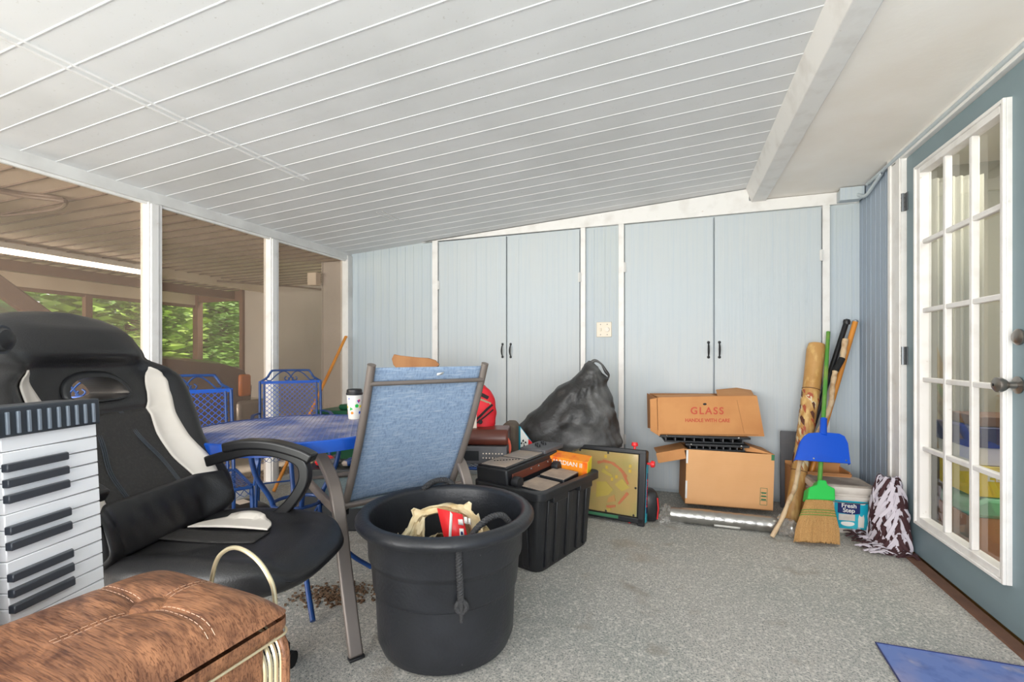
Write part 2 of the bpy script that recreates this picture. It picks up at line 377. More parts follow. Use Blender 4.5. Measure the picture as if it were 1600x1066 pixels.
# four cabinet doors in two pairs
def pull(x, z, parent):
    mb = MB(); y = YB-.03
    mb.tube(bez((x,y,z+.052),(x,y-.038,z+.03),(x,y-.038,z-.03),(x,y,z-.052),12), [.004,.0045,.005,.006,.0065,.007,.0075,.007,.0065,.006,.005,.0045,.004])
    for s in (-1,1): mb.lathe([(.0,-.004),(.010,-.003),(.011,.0),(.009,.004),(0,.006)], (x,y-.003,z+s*.056), 12, Matrix.Rotation(pi/2,3,'X'))
    return mb.build('door_handle', m_blackmetal, parent, world=True)
dn = 0
for (ul, um, ur, hl) in ((688,793.5,907,(True,True)), (977,1115,1281.5,(True,True))):
    for side in (0, 1):
        a, b = (bx(ul), bx(um)-.003) if side == 0 else (bx(um)+.003, bx(ur))
        dn += 1
        d = thing('door_%d' % dn, ['left door of the left pale blue cupboard pair','right door of the left pale blue cupboard pair','left door of the right pale blue cupboard pair','right door of the right pale blue cupboard pair'][dn-1], None, ((a+b)/2, YB, 0), kind='structure')
        mb = MB(); mb.box(((a+b)/2, YB-.018, (.03+ZT-.014)/2), (b-a-.006, .024, ZT-.044))
        n = int((b-a)/.11)
        for k in range(1, n+1): mb.box((a+(b-a)*k/(n+1), YB-.0305, 1.06), (.003, .0014, ZT-.09))
        mb.build('door_panel', m_bluedoor, d, world=True, smooth=False)
        xh = b-.035 if side == 0 else a+.035
        pull(xh, 1.115, d)
        xe = a if side == 0 else b
        for z in ((1.72 if dn < 3 else 1.78), .4):
            MB().box((xe, YB-.034, z), (.022, .008, .075)).tube([(xe, YB-.04, z-.04), (xe, YB-.04, z+.04)], .005).build('hinge', m_white2, d, world=True)
# light switch plate beside the right cupboard pair
k = (944-800)/725; xs = bx(944); t = thing('wall_outlet', 'ivory double switch and dimmer plate on the blue wall between the cupboard pairs', 'switch plate', (xs, YB-.001, 1.2))
MB().box((xs, YB-.005, 1.285), (.122, .008, .122)).build('cover_plate', m_ivory, t, world=True, bevel=.003)
MB().box((xs-.028, YB-.012, 1.285), (.011, .014, .024)).build('toggle', m_ivory, t, world=True, bevel=.002)
MB().lathe([(.019,0),(.018,.012),(0,.014)], (xs+.026, YB-.008, 1.285), 20, Matrix.Rotation(pi/2,3,'X')).build('dimmer_knob', m_cream, t, world=True)
for sx in (-.028, .026):
    for sz in (-.042, .042): MB().lathe([(.004,0),(0,.002)], (xs+sx, YB-.009, 1.285+sz), 8, Matrix.Rotation(pi/2,3,'X')).build('screw', m_hinge, t, world=True)
# right wall with its french door
mb = MB(); DY0, DY1 = 2.17, 3.152; DZ = 2.165
mb.box((XR+.06, (3.327+YB)/2, 1.12), (.12, YB-3.327, 2.26)); mb.box((XR+.06, (YN+DY0-.1)/2, 1.12), (.12, DY0-.1-YN, 2.26))
mb.box((XR+.06, (DY0-.1+3.327)/2, 2.235), (.12, 3.327-DY0+.1, .03))
for k in range(7): mb.box((XR-.001, 3.35+.075*k, 1.1), (.003, .005, 2.2))
mb.build('wall_right', m_right, **SK, smooth=False)
mb = MB()
mb.box((XR-.006, (3.327+3.165)/2, 1.09), (.03, .162, 2.18)); mb.box((XR-.024, 3.30, 1.09), (.012, .03, 2.18)); mb.box((XR-.022, 3.20, 1.09), (.008, .05, 2.18))
mb.build('trim_10', m_white, **SK, bevel=.002)
MB().box((XR-.006, (DY0-.06+3.33)/2, 2.196), (.03, 3.33-DY0+.06, .05)).box((XR-.018, (DY0-.06+3.33)/2, 2.212), (.02, 3.33-DY0+.06, .018)).build('trim_11', m_white, **SK, bevel=.002)
MB().box((XR-.006, DY0-.06, 1.09), (.03, .09, 2.18)).build('trim_12', m_white, **SK, bevel=.002)
d = thing('door_5', 'slate blue door with a white framed fifteen-pane window in the right wall', None, (XR, (DY0+DY1)/2, 0), kind='structure')
FY0, FY1, FZ0, FZ1 = 2.30, 3.01, .19, 2.06
mb = MB(); T = .04; xc = XR+T/2
mb.box((xc,(FY1+DY1)/2,(DZ+.015)/2),(T,DY1-FY1,DZ-.015)); mb.box((xc,(FY0+DY0)/2,(DZ+.015)/2),(T,FY0-DY0,DZ-.015))
mb.box((xc,(FY0+FY1)/2,(FZ1+DZ)/2),(T,FY1-FY0,DZ-FZ1)); mb.box((xc,(FY0+FY1)/2,(FZ0+.015)/2),(T,FY1-FY0,FZ0-.015))
mb.build('door_slab', m_door, d, world=True, smooth=False)
mb = MB(); fw = .042
def ring(w, th, xo):
    for (c, s) in (((xo,FY0+w/2,(FZ0+FZ1)/2),(th,w,FZ1-FZ0)), ((xo,FY1-w/2,(FZ0+FZ1)/2),(th,w,FZ1-FZ0)),
                   ((xo,(FY0+FY1)/2,FZ0+w/2),(th,FY1-FY0-2*w,w)), ((xo,(FY0+FY1)/2,FZ1-w/2),(th,FY1-FY0-2*w,w))): mb.box(c, s)
ring(fw, .05, XR+.008); ring(.014, .012, XR-.022)
mb.build('window_frame', m_white, d, world=True, bevel=.003)
GY0, GY1, GZ0, GZ1 = FY0+fw, FY1-fw, FZ0+fw, FZ1-fw
for k in (1, 2): MB().box((XR+.006, GY0+(GY1-GY0)*k/3, (GZ0+GZ1)/2), (.028, .024, GZ1-GZ0)).build('muntin', m_white, d, world=True, bevel=.005)
for k in range(1, 5): MB().box((XR+.007, (GY0+GY1)/2, GZ0+(GZ1-GZ0)*k/5), (.026, GY1-GY0, .024)).build('muntin', m_white, d, world=True, bevel=.005)
for i in range(3):
    for j in range(5):
        y0 = GY0+(GY1-GY0)*i/3; z0 = GZ0+(GZ1-GZ0)*j/5
        MB().add([(XR+.02, y0+.006, z0+.006),(XR+.02, y0+(GY1-GY0)/3-.006, z0+.006),(XR+.02, y0+(GY1-GY0)/3-.006, z0+(GZ1-GZ0)/5-.006),(XR+.02, y0+.006, z0+(GZ1-GZ0)/5-.006)],[(0,1,2,3)]).build('glass_pane', m_glass, d, world=True, smooth=False)
for z in (1.925, 1.07, .215):
    mb = MB(); mb.tube([(XR-.014,3.163,z-.05),(XR-.014,3.163,z+.05)], .008); mb.box((XR-.003,3.148,z),(.004,.028,.1)); 
    for q in (-.025, 0, .025): mb.tube([(XR-.014,3.163,z+q-.001),(XR-.014,3.163,z+q+.001)], .0095)
    mb.build('hinge', m_hinge, d, world=True)
RX = Matrix.Rotation(-pi/2, 3, 'Y')
ky, kz = 2.262, .96
kn = MB().lathe([(.0,.0),(.031,.001),(.033,.006),(.014,.011),(.012,.032),(.022,.042),(.029,.055),(.028,.066),(.018,.074),(0,.076)], (XR-.001, ky, kz), 28, RX).build('door_knob', m_nickel, d, world=True)
MB().lathe([(.006,.0762),(0,.078)], (XR-.001, ky, kz), 12, RX).build('key_cylinder', m_blackmetal, d, world=True)
MB().lathe([(0,0),(.030,.001),(.031,.008),(.02,.016),(0,.018)], (XR-.001, ky-.005, 1.14), 28, RX).build('deadbolt', m_nickel, d, world=True)
# conduit and its junction box along the ceiling
t = thing('electrical_conduit', 'pale blue painted conduit running along the top of the right wall to a junction box', 'conduit', (XR-.03, 3.0, 2.1))
pts = [(XR-.022,YN+.4,2.196),(XR-.022,3.28,2.196),(XR-.022,3.40,2.188),(XR-.022,3.56,2.15),(XR-.03,3.66,2.125),(XR-.05,3.74,2.165)]
MB().tube(crom(pts,6), .011, 10).build('pipe', m_blue, t, world=True)
mb = MB(); mb.box((XR-.08, YB-.075, 2.172), (.13, .085, .075)); mb.build('junction_box', m_blue, t, world=True, bevel=.005)
mb = MB(); mb.box((XR-.08, YB-.122, 2.172), (.142, .008, .086)); mb.build('box_cover', m_blue, t, world=True, bevel=.003)
# left side: top beam, posts, bottom rail and insect screen
MB().box((XL-.03, (YB+YN)/2, 2.06), (.09, YB-YN, .085)).build('trim_13', m_white2, **SK, bevel=.003)
MB().box((XL-.01, (YB+YN)/2, 2.018), (.02, YB-YN, .03)).build('trim_14', m_white, **SK, bevel=.002)
MB().box((XL-.03, (YB+YN)/2, .03), (.07, YB-YN, .06)).build('trim_15', m_white2, **SK, bevel=.003)
tn = 16
for yy in (1.995, 2.91, 1.08, .165, -.75):
    MB().box((XL-.03, yy, 1.03), (.075, .082, 2.0)).box((XL+.010, yy-.006, 1.03), (.012, .046, 1.96)).build('trim_%d' % tn, m_white, **SK, bevel=.003); tn += 1
MB().box((XL-.02, YB-.035, 1.03), (.09, .068, 2.06)).build('trim_%d' % tn, m_white2, **SK, bevel=.003); tn += 1
MB().box((XL-.045, (YB+YN)/2, 1.04), (.002, YB-YN, 1.96)).build('window_1', m_screen, label='brown insect screen filling the open left side', kind='structure', smooth=False)
# ================================================================= CARPORT BEYOND THE SCREEN
CX, CY = -6.75, 5.0
def cc(x): return 2.045 + .012*(x+3.1)
MB().hexa([(CX-.6,YN,-.12),(XL-.08,YN,-.12),(XL-.08,CY,-.12),(CX-.6,CY,-.12),(CX-.6,YN,-.03),(XL-.08,YN,-.03),(XL-.08,CY,-.03),(CX-.6,CY,-.03)]).build('floor', m_conc, **SK, smooth=False)
mb = MB(); mb.hexa([(CX-.5,YN,cc(CX)),(XL-.09,YN,cc(XL)),(XL-.09,CY,cc(XL)),(CX-.5,CY,cc(CX)),(CX-.5,YN,cc(CX)+.05),(XL-.09,YN,cc(XL)+.05),(XL-.09,CY,cc(XL)+.05),(CX-.5,CY,cc(CX)+.05)])
for k in range(-24, 24):
    y = 1.96+.1384*k
    if YN < y < CY-.02: mb.box(((CX+XL)/2-.05, y, cc(-4.9)-.002), (XL-CX-.2, .010, .012), Matrix.Rotation(-.012,3,'Y'), 1)
mb.build('ceiling', [m_cpceil, m_pipe], **SK, smooth=False)
MB().box(((-5.86+XL)/2-.02, CY+.04, 1.03), (5.86+XL-.0, .08, 2.1)).box((-6.25, CY+.04, .25), (.9, .08, .56)).build('wall_back', m_cpwall, **SK, smooth=False)
MB().box((-3.245, YB+.05, 1.0), (.35, .06, 2.06)).box((-3.425, YB+.05, 1.0), (.012, .075, 2.06)).build('wall_left', m_cpwall, **SK, smooth=False)
MB().box((-5.83, CY-.01, 1.23), (.06, .06, 1.6)).box((-6.72, CY-.01, 1.0), (.1, .08, 2.06)).box((-6.3, CY-.01, 1.93), (.95, .05, .14)).build('trim_30', m_brownbark, **SK, smooth=False)
MB().box((-6.34, CY+.03, .52), (1.0, .1, .05)).build('trim_31', m_brownbark, **SK, smooth=False)
# beams under the carport roof
MB().box((-5.27, 1.95, 1.985), (.09, 6.0, .11)).build('trim_32', m_cpceil, **SK, smooth=False)
MB().box((-6.0, 1.7, 1.93), (.09, 6.6, .10)).build('trim_33', m_brownbark, **SK, smooth=False)
MB().box((-6.76, 1.7, 1.90), (.08, 6.6, .16)).build('trim_34', m_cpceil, **SK, smooth=False)
MB().box((-6.74, 1.7, 1.80), (.05, 6.6, .04)).build('trim_35', m_brownbark, **SK, smooth=False)
for i, y in enumerate((3.62, 1.2, -.9)): MB().box((-6.74, y, .88), (.07, .07, 1.84)).build('trim_%d' % (36+i), m_brownbark, **SK, smooth=False)
MB().box((-6.76, 1.7, .25), (.06, 6.6, .5)).build('wall_left', m_cpwall, **SK, smooth=False)
# tube light
t = thing('tube_light', 'long lit fluorescent tube light along the carport beam', 'ceiling light', (-5.2, 3.0, 1.9))
MB().box((-5.19, 1.8, 1.975), (.08, 3.0, .05)).build('housing', m_white, t, world=True, bevel=.004)
MB().tube([(-5.185,.35,1.935),(-5.185,3.27,1.935)], .028, 10).build('tube', m_lamp, t, world=True)
MB().tube(crom([P(-2.95,2.55,2.03),P(-2.93,2.72,2.03),P(-2.72,2.80,2.02),P(-2.9,2.98,2.02),P(-3.25,3.1,2.02),P(-3.7,3.2,2.02)],6), .011, 8).tube(crom([P(-3.0,2.52,2.01),P(-2.9,2.70,2.01),P(-2.69,2.79,2.0)],6), .012, 8).build('roof_cable', m_pipe, label='dark looped cable clipped under the carport ceiling', cat='cable')
MB().tube(crom([(-5.2,4.1,1.97),(-4.6,4.6,1.95),(-4.3,4.9,1.93),(-3.9,4.93,1.92),(-3.55,4.93,1.95)],5), .012, 8).build('wall_conduit', m_pipe, label='thin dark conduit crossing the carport corner to the grey box', cat='conduit')
MB().box((-3.47, 3.80, 1.85), (.11, .07, .13)).build('electrical_box', m_cpceil, label='small beige electrical box high on the carport wall end', cat='electrical box', bevel=.006)
# little marks left by a climbing plant on the carport wall
mb = MB(); random.seed(3)
for k in range(17):
    z = 1.92 - k*.098
    for q in range(4):
        a = random.uniform(0, pi); cx = -5.03 + .004*k + random.uniform(-.03,.03) - .35; zz = z+random.uniform(-.018,.018)
        mb.tube([(cx-.014*cos(a), CY-.004, zz-.014*sin(a)), (cx+.014*cos(a), CY-.006, zz+.014*sin(a))], .0045, 5)
mb.build('dried_vine', m_black, label='column of small dark tendril stubs left on the carport wall', cat='dried vine')
# leaf litter on the carport floor along the screen
mb = MB(); random.seed(5)
for k in range(900):
    x = random.uniform(-3.68,-3.15); y = random.uniform(1.6,4.6); s = random.uniform(.012,.03); a = random.uniform(0,pi); R = Matrix.Rotation(a,3,'Z') @ Matrix.Rotation(random.uniform(-.6,.6),3,'X')
    c = Vector((x,y,-.02)); mb.add([c+R@Vector((-s,0,0)), c+R@Vector((0,-s*.5,.003)), c+R@Vector((s,0,0)), c+R@Vector((0,s*.5,.004))], [(0,1,2,3)])
mb.build('leaf_litter', m_dead, label='dry brown leaves scattered on the carport floor', cat='leaves', kind='stuff', fixn=False)
# ---- dark brown pickup
def truck():
    xn, xf = -3.72, -5.45
    t = thing('pickup_truck', 'dark brown pickup parked in the carport beyond the screen', 'truck', ((xn+xf)/2, 1.6, -.03))
    prof = [(-1.2,.45),(3.22,.42),(3.36,.55),(3.38,.80),(3.30,.955),(3.0,1.02),(2.4,1.085),(1.85,1.15),(1.0,1.17),(-1.2,1.12)]
    cz_ = [(-1.3,0),(3.4,0)]
    mb = MB(); ns = 14
    rows = []
    for i in range(ns+1):
        q = i/ns; x = xn+(xf-xn)*q; e = abs(2*q-1)
        crown = 1-.06*e**6
        rows.append([(x, y-(.10*e**4 if y > 3 else 0), (z if z < .6 else .6+(z-.6)*(1.03-.09*e**8))) for y, z in prof])
    n = len(prof); vs = [p for r in rows for p in r]
    fs = [(i*n+j, (i+1)*n+j, (i+1)*n+(j+1) % n, i*n+(j+1) % n) for i in range(ns) for j in range(n)] + [tuple(range(n))[::-1], tuple(range(ns*n, ns*n+n))]
    mb.add(vs, fs); mb.build('body', m_car, t, world=True, angle=50)
    # cabin pillars and roof
    for s, x in ((0, xn-.06), (1, xf+.06)):
        xi = x + (-.16 if s == 0 else .16)
        MB().tube([(x,2.02,1.13),(x+(xi-x)*.3,1.79,1.34),(x+(xi-x)*.7,1.55,1.57),(xi,1.30,1.76),(xi,.5,1.80)], .05, 8, sec=(.07,.10)).build('windshield_pillar', m_car, t, world=True, bevel=.01)
        MB().tube([(x,-.4,1.12),(xi,-.3,1.74)], .04, 8, sec=(.1,.06)).build('door_pillar', m_car, t, world=True)
        MB().add([(x-.02*(1-2*s),1.85,1.15),(xi,1.28,1.72),(xi,-.3,1.74),(x-.02*(1-2*s),-.4,1.14)], [(0,1,2,3)]).build('side_window', m_carglass, t, world=True, solid=.006)
    MB().box(((xn+xf)/2, .35, 1.83), (1.42, 1.9, .06)).build('roof', m_car, t, world=True, bevel=.03)
    MB().add([(xn-.08,1.95,1.15),(xf+.08,1.95,1.15),(xf+.24,1.33,1.76),(xn-.24,1.33,1.76)], [(0,1,2,3)]).build('windshield', m_carglass, t, world=True, solid=.006)
    MB().box((xn+.0, 3.20, .80), (.05, .12, .2)).build('turn_signal', m_amber, t, world=True, bevel=.02)
    MB().box(((xn+xf)/2, 3.375, .78), (1.3, .05, .2)).build('grille', m_black, t, world=True, bevel=.01)
    mb = MB(); mb.prism([(3.12,.66),(3.52,.66),(3.56,.60),(3.52,.44),(3.12,.42)], lambda y, z, x: (x, y, z), xn+.03, xf-.03); mb.build('bumper', m_carb, t, world=True, bevel=.03)
    for x in (xn-.14, xf+.14):
        for y in (2.45, -.6):
            wl = MB().lathe([(.0,-.1),(.2,-.1),(.31,-.1),(.335,-.07),(.335,.07),(.31,.1),(.2,.1),(0,.1)], (x,y,.305), 28, RX).build('wheel', m_rubber, t, world=True)
            MB().lathe([(0,.11),(.12,.112),(.19,.102),(.2,.06)], (x,y,.305), 20, RX if x > -4.5 else Matrix.Rotation(pi/2,3,'Y')).build('hubcap', m_carb, wl, world=False)
    return t
tr = truck()
for o in [x for x in COL.objects if x.name.startswith('hubcap')]:
    o.matrix_parent_inverse = Matrix.Translation(-tr.location)
# ---- garden outside
MB().box((-14, 4, -.16), (40, 44, .1)).build('ground', m_lawn, **SK, smooth=False)
def leaves(n, c, r, size, m, name='foliage', parent=None, shell=.55, **kw):
    mb = MB()
    for k in range(n):
        d = Vector((random.gauss(0,1), random.gauss(0,1), random.gauss(0,1))).normalized(); q = shell+(1-shell)*random.random()
        lump = 1+.25*mnoise.noise(d*2.3+Vector(c))
        p = Vector(c)+Vector((d.x*r[0], d.y*r[1], d.z*r[2]))*q*lump
        R = Matrix.Rotation(random.uniform(0,2*pi),3,'Z') @ Matrix.Rotation(random.uniform(-1,1),3,'X'); s = size*random.uniform(.6,1.3)
        mb.add([p+R@Vector((-s,0,0)), p+R@Vector((0,-s*.45,0)), p+R@Vector((s,0,0)), p+R@Vector((0,s*.45,.0))], [(0,1,2,3)])
    return mb.build(name, m, parent, fixn=False, smooth=False, world=parent is not None, **kw)
random.seed(11)
trees = [(-10.4,6.3,3.0,1.35,'light','broad pale green tree behind the middle of the carport opening'),(-11.6,9.3,3.0,1.5,'dark','dark green tree seen to the right of the pale one'),
         (-10.6,3.2,2.8,1.4,'light','pale green tree seen past the truck cabin'),(-15.5,12.5,3.6,2.4,'dark','dark tree at the far end of the garden'),(-8.6,9.3,2.4,1.1,'light','small light green tree beyond the ivy opening'),
         (-15.2,4.6,3.8,2.5,'dark','tall dark tree at the back of the garden'),(-14.2,.2,3.4,1.7,'dark','dark tree left of the pale one past the truck roof')]
for x, y, h, r, kd, lb in trees:
    t = thing('tree', lb, 'tree', (x, y, -.11), group=None)
    MB().tube(crom([(x,y,-.11),(x+.05,y+.03,h*.4),(x-.04,y,h*.8)],4), [.14]*4+[.11]*4+[.07], 8).build('trunk', m_bark, t, world=True)
    leaves(3600, (x,y,h*.66), (r,r,h*.66), .17, m_leaf2 if kd == 'light' else m_leaf, 'crown', t)
t = thing('tree_line', 'distant green tree line closing the view beyond the garden', 'trees', (-21, 6, -.11), kind='stuff')
mb = MB()
for k in range(6000):
    p = Vector((-20.5+random.uniform(-1,1), random.uniform(-8,24), random.uniform(-.1,7))); R = Matrix.Rotation(random.uniform(0,6),3,'X') @ Matrix.Rotation(random.uniform(-.8,.8),3,'Z'); s = random.uniform(.2,.42)
    mb.add([p+R@Vector((0,-s,0)), p+R@Vector((0,0,-s*.5)), p+R@Vector((0,s,0)), p+R@Vector((0,0,s*.5))], [(0,1,2,3)])
mb.build('foliage', m_leaf, t, world=True, fixn=False, smooth=False)
for (y, x, lb) in ((1.6,-8.1,'low hedge bush outside the carport nearest the truck cabin'),(4.1,-8.1,'low hedge bush outside the carport behind the post'),(6.9,-8.1,'low hedge bush outside the far carport corner')):
    t = thing('hedge_bush', lb, 'bush', (x, y, -.11)); leaves(1700, (x,y,.6), (.55,1.0,.85), .07, m_leaf, 'foliage', t); MB().tube([(x,y,-.11),(x,y,.5)], .04, 6).build('stem', m_bark, t, world=True)
t = thing('ivy_curtain', 'bright green ivy hanging behind the opening in the carport back wall', 'ivy', (-6.3, CY+.6, -.11))
leaves(1500, (-6.0,CY+.75,1.1), (.55,.3,1.3), .055, m_leaf2, 'foliage', t); leaves(900, (-7.0,CY+.7,1.1), (.4,.3,1.3), .055, m_leaf, 'foliage', t)
MB().tube([(-6.45,CY+.7,-.11),(-6.4,CY+.7,2.4)], .11, 8).build('stem', m_bark, t, world=True)
t = thing('ivy_curtain', 'ivy climbing the carport corner post', 'ivy', (-6.85, 4.6, -.11))
leaves(700, (-6.98,4.55,1.75), (.16,.55,.5), .05, m_leaf, 'foliage', t); MB().tube([(-6.95,4.5,-.11),(-6.95,4.6,1.9)], .03, 6).build('stem', m_bark, t, world=True)
# ================================================================= ROOM BEHIND THE GLASS DOOR
MB().box((2.35, 2.6, -.05), (2.1, 3.4, .1)).build('floor', m_card3, **SK, smooth=False)
MB().box((2.9, 2.6, 1.2), (.05, 3.4, 2.5)).box((2.1, 4.1, 1.2), (1.6, .05, 2.5)).box((2.1, .95, 1.2), (1.6, .05, 2.5)).build('wall_right', mat('inner_wall', srgb(176,172,152), .8), **SK, smooth=False)
MB().box((2.1, 2.6, 2.42), (1.7, 3.4, .04)).build('ceiling', m_ceil2, **SK, smooth=False)
area('room_fill', (1.95, 2.7, 2.38), (0,0,0), .8, 1.2, 22, (1,.95,.85))  # unseen fill lamp added to lift the dark room behind the panes
MB().grid(lambda u, v: (1.30+.35*u, 3.36+.012*sin(u*60), .1+2.0*v), 60, 4).build('door_curtain', mat('curtain_grey', srgb(176,174,160), .9), label='pale curtain hanging inside the far side of the glass door', cat='curtain', solid=.003)
def carton(name, lb, x0, y0, z0, sx, sy, sz, m):
    return MB().box((x0+sx/2, y0+sy/2, z0+sz/2), (sx, sy, sz)).build(name, m, label=lb, cat='box', bevel=.004)
carton('moving_box', 'brown carton on the floor at the bottom of the pile inside the glass door', 1.385, 2.92, 0, .5, .3, .27, m_card2)
MB().prism([(1.375,.272),(1.88,.272),(1.87,.36),(1.44,.375),(1.38,.34)], lambda x, z, y: (x, y, z), 2.90, 3.2).build('storage_tub', mat('pale_green_plastic', srgb(130,190,150), .5), label='pale green plastic tub between the brown carton and the yellow box inside the door', cat='tub', bevel=.02)
c = carton('storage_box', 'yellow box lettered EE inside the glass door', 1.385, 2.91, .377, .5, .3, .15, m_yellow)
text('lettering', 'EE', .062, m_paper, frame((-.163, -.1515, .098), (1,0,0), (0,0,1)), c, bold=.001)
carton('storage_box', 'white box between the yellow and the blue box inside the glass door', 1.385, 2.92, .53, .5, .3, .085, m_paper)
carton('storage_box', 'dark blue box lying on the white one inside the glass door', 1.37, 2.91, .617, .52, .3, .10, m_navy)
carton('storage_box', 'brown box on top of the pile inside the glass door', 1.42, 2.93, .719, .4, .26, .05, m_brownbark)
# ================================================================= NEAR OBJECTS
def arng(a0, a1, n): return [a0+(a1-a0)*i/(n-1) for i in range(n)]
# ---- expanded metal sheet: zigzag strands laid on a surface fn(s,t) in metres, inside(s,t) test
def mesh_sheet(mb, fn, W_, L_, inside=None, pitch=.026, gap=.013, wd=.0032, mi=0):
    ns = int(W_/gap); nl = int(L_/(pitch/2))
    for i in range(ns+1):
        s0 = -W_/2+W_*i/ns; pts = []
        for j in range(nl+1):
            t = -L_/2+L_*j/nl; s = s0+(gap*.46 if (i+j) % 2 else -gap*.46)
            s = max(-W_/2, min(W_/2, s))
            if inside is None or inside(s, t): pts.append((s, t))
            else:
                if len(pts) > 1: strip(mb, fn, pts, wd, mi)
                pts = []
        if len(pts) > 1: strip(mb, fn, pts, wd, mi)
def strip(mb, fn, pts, wd, mi):
    vs = []; fs = []
    for s, t in pts: vs += [fn(s-wd/2, t), fn(s+wd/2, t)]
    for i in range(len(pts)-1): fs.append((2*i, 2*i+1, 2*i+3, 2*i+2))
    mb.add(vs, fs, mi)
# ---------------- black muck tub
def tub():
    c = P(-.250, 1.775); t = thing('rubber_tub', 'large round black tub with rope handles standing in front of the blue sling chair', 'tub', c)
    prof = [(0,.0),(.205,.0),(.240,.010),(.254,.045),(.257,.10),(.262,.218),(.262,.224),(.270,.230),(.271,.24),(.278,.325),(.279,.333),(.287,.340),(.288,.35),(.292,.445),
            (.300,.452),(.326,.452),(.334,.462),(.334,.476),(.322,.490),(.302,.494),(.288,.488),(.282,.474),(.277,.40),(.262,.25),(.24,.06),(.21,.022),(0,.018)]
    MB().lathe(prof, n=72).build('shell', m_tub, t, angle=50)
    d = (-P(-.252,1.79)).normalized(); d = P(.02,-1).normalized(); e = Vector((-d.y, d.x, 0))   # e: sideways
    def rope(name, base, side, pts, r):
        o = MB().tube(crom(pts, 7), r, 10); ob = o.build(name, m_rope, t)
        # spiral strands on the rope
        cp = crom(pts, 14); mb = MB()
        for ph in (0, 2.1, 4.2):
            sp = []
            for i, p in enumerate(cp):
                tn = (cp[min(i+1,len(cp)-1)]-cp[max(i-1,0)]).normalized(); x = tn.cross(Vector((.2,.3,.9))).normalized(); y = tn.cross(x)
                a = i*.75+ph; sp.append(p+(x*cos(a)+y*sin(a))*r*.72)
            mb.tube(sp, r*.5, 6)
        mb.build('strand', m_rope, ob); return ob
    def at(rad, ang, z):     # ang measured from the side nearest the camera
        return d*(rad*cos(ang))+e*(rad*sin(ang))+Vector((0,0,z))
    a0 = .42
    rope('rope_handle', None, None, [at(.252,a0+.02,.415),at(.240,a0+.03,.45),at(.225,a0+.18,.478),at(.225,a0+.42,.50),at(.245,a0+.62,.50),at(.262,a0+.72,.47)], .010)
    rope('rope_tail', None, None, [at(.300,a0-.17,.445),at(.302,a0-.17,.40),at(.300,a0-.16,.35),at(.296,a0-.15,.30),at(.292,a0-.14,.268)], .010)
    mb = MB(); k = at(.296,a0-.14,.262)
    mb.tube([k+Vector((cos(q)*.016*d.y*-1, cos(q)*.016*d.x, sin(q)*.018)) for q in arng(0,2*pi,12)[:-1]], .009, 8, closed=True); mb.tube([k+Vector((0,0,.02)), k+Vector((0,0,-.05))], [.012,.006], 8)
    mb.build('knot', m_rope, t)
    rope('rope_handle', None, None, [at(.30,pi+.50,.475),at(.29,pi+.40,.503),at(.30,pi+.27,.514),at(.31,pi+.12,.510),at(.32,pi+.02,.485)], .011)
    return c, at, a0
tc_, tat, ta0 = tub()
# plastic bag in the tub, its loop handle, red printed card
def U(x, y, z): return tc_ + P(x, y) + Vector((0,0,z))
t = thing('plastic_bag', 'beige plastic carrier bag with loop handles lying inside the black tub', 'bag', tc_+Vector((0,0,.02)))
random.seed(2)
def bagf(u, v):
    a = 2*pi*u; r = (.20*(1-.35*v))*(1+.1*mnoise.noise(Vector((cos(a)*2, sin(a)*2, v*3)))); z = .03+.33*v**.8+.03*mnoise.noise(Vector((cos(a)*3+5, sin(a)*3, v*4)))
    k = sm(.8,1,v); r *= (1-.55*k)
    return U(-.01+r*cos(a), .02+r*sin(a), z)
MB().grid(bagf, 48, 18, cu=True).build('bag_body', m_beige, t, world=True, solid=.001)
def ribbon(pts, wd, up):
    return pts
hp = crom([U(-.17,-.02,.33),U(-.13,-.02,.40),U(-.105,0,.452),U(-.06,.0,.478),U(0,.0,.485),U(.055,0,.475),U(.10,0,.44),U(.115,0,.38),U(.06,0,.33)],6)
nh = len(hp)
def hf(u, v):
    i = min(nh-1, int(u*(nh-1)+.5)); p = hp[i]; tn = (hp[min(nh-1,i+1)]-hp[max(0,i-1)]).normalized(); cen = U(0,0,.36); o = (p-cen); o = (o-tn*o.dot(tn)).normalized()
    w_ = .016+.016*abs(mnoise.noise(Vector((u*7,0,3))))+.03*abs(.5-u)**1.5+(.020 if i in (12,13,31,32) and v > .8 else 0)
    f = (v-.5)*2; return p+o*(f*w_)+P(0,-1)*(.010*sin(v*9+u*14)+.008*mnoise.noise(Vector((u*9,v*6,1))))
MB().grid(hf, nh, 9).build('loop_handle', m_beige, t, world=True, solid=.0015)
MB().grid(lambda u, v: U(.03+.15*u+.01*mnoise.noise(Vector((u*5,v*5,2))), .02+.03*mnoise.noise(Vector((u*6,v*6,5))), .30+(.19-.13*u*u+.03*mnoise.noise(Vector((u*9,0,1))))*v), 16, 12).build('crumpled_edge', m_beige, t, world=True, solid=.0015)
MB().grid(lambda u, v: U(-.20+.12*u, -.02+.03*mnoise.noise(Vector((u*6,v*6,9))), .28+(.09+.09*u+.03*mnoise.noise(Vector((u*9,4,1))))*v), 14, 12).build('crumpled_edge', m_beige, t, world=True, solid=.0015)
t = thing('printed_packet', 'red and white printed packet sticking up out of the black tub', 'packet', U(.06,-.04,.33))
A, B_ = U(.015,-.06,.33), U(.105,-.07,.33); up = (Vector((-.03,.0,.16)) + P(-.03,.03)*.5)
M_ = frame((A+B_)/2, B_-A, up)
MB().add([A,B_,B_+up*.93,A+up*1.05],[(0,1,2,3)]).build('packet_face', m_redp, t, world=True, solid=.006)
inv = t.matrix_basis.inverted()
mb = MB(); 
def q_(x, y, n=.0045): return M_ @ Vector((x, y, n))
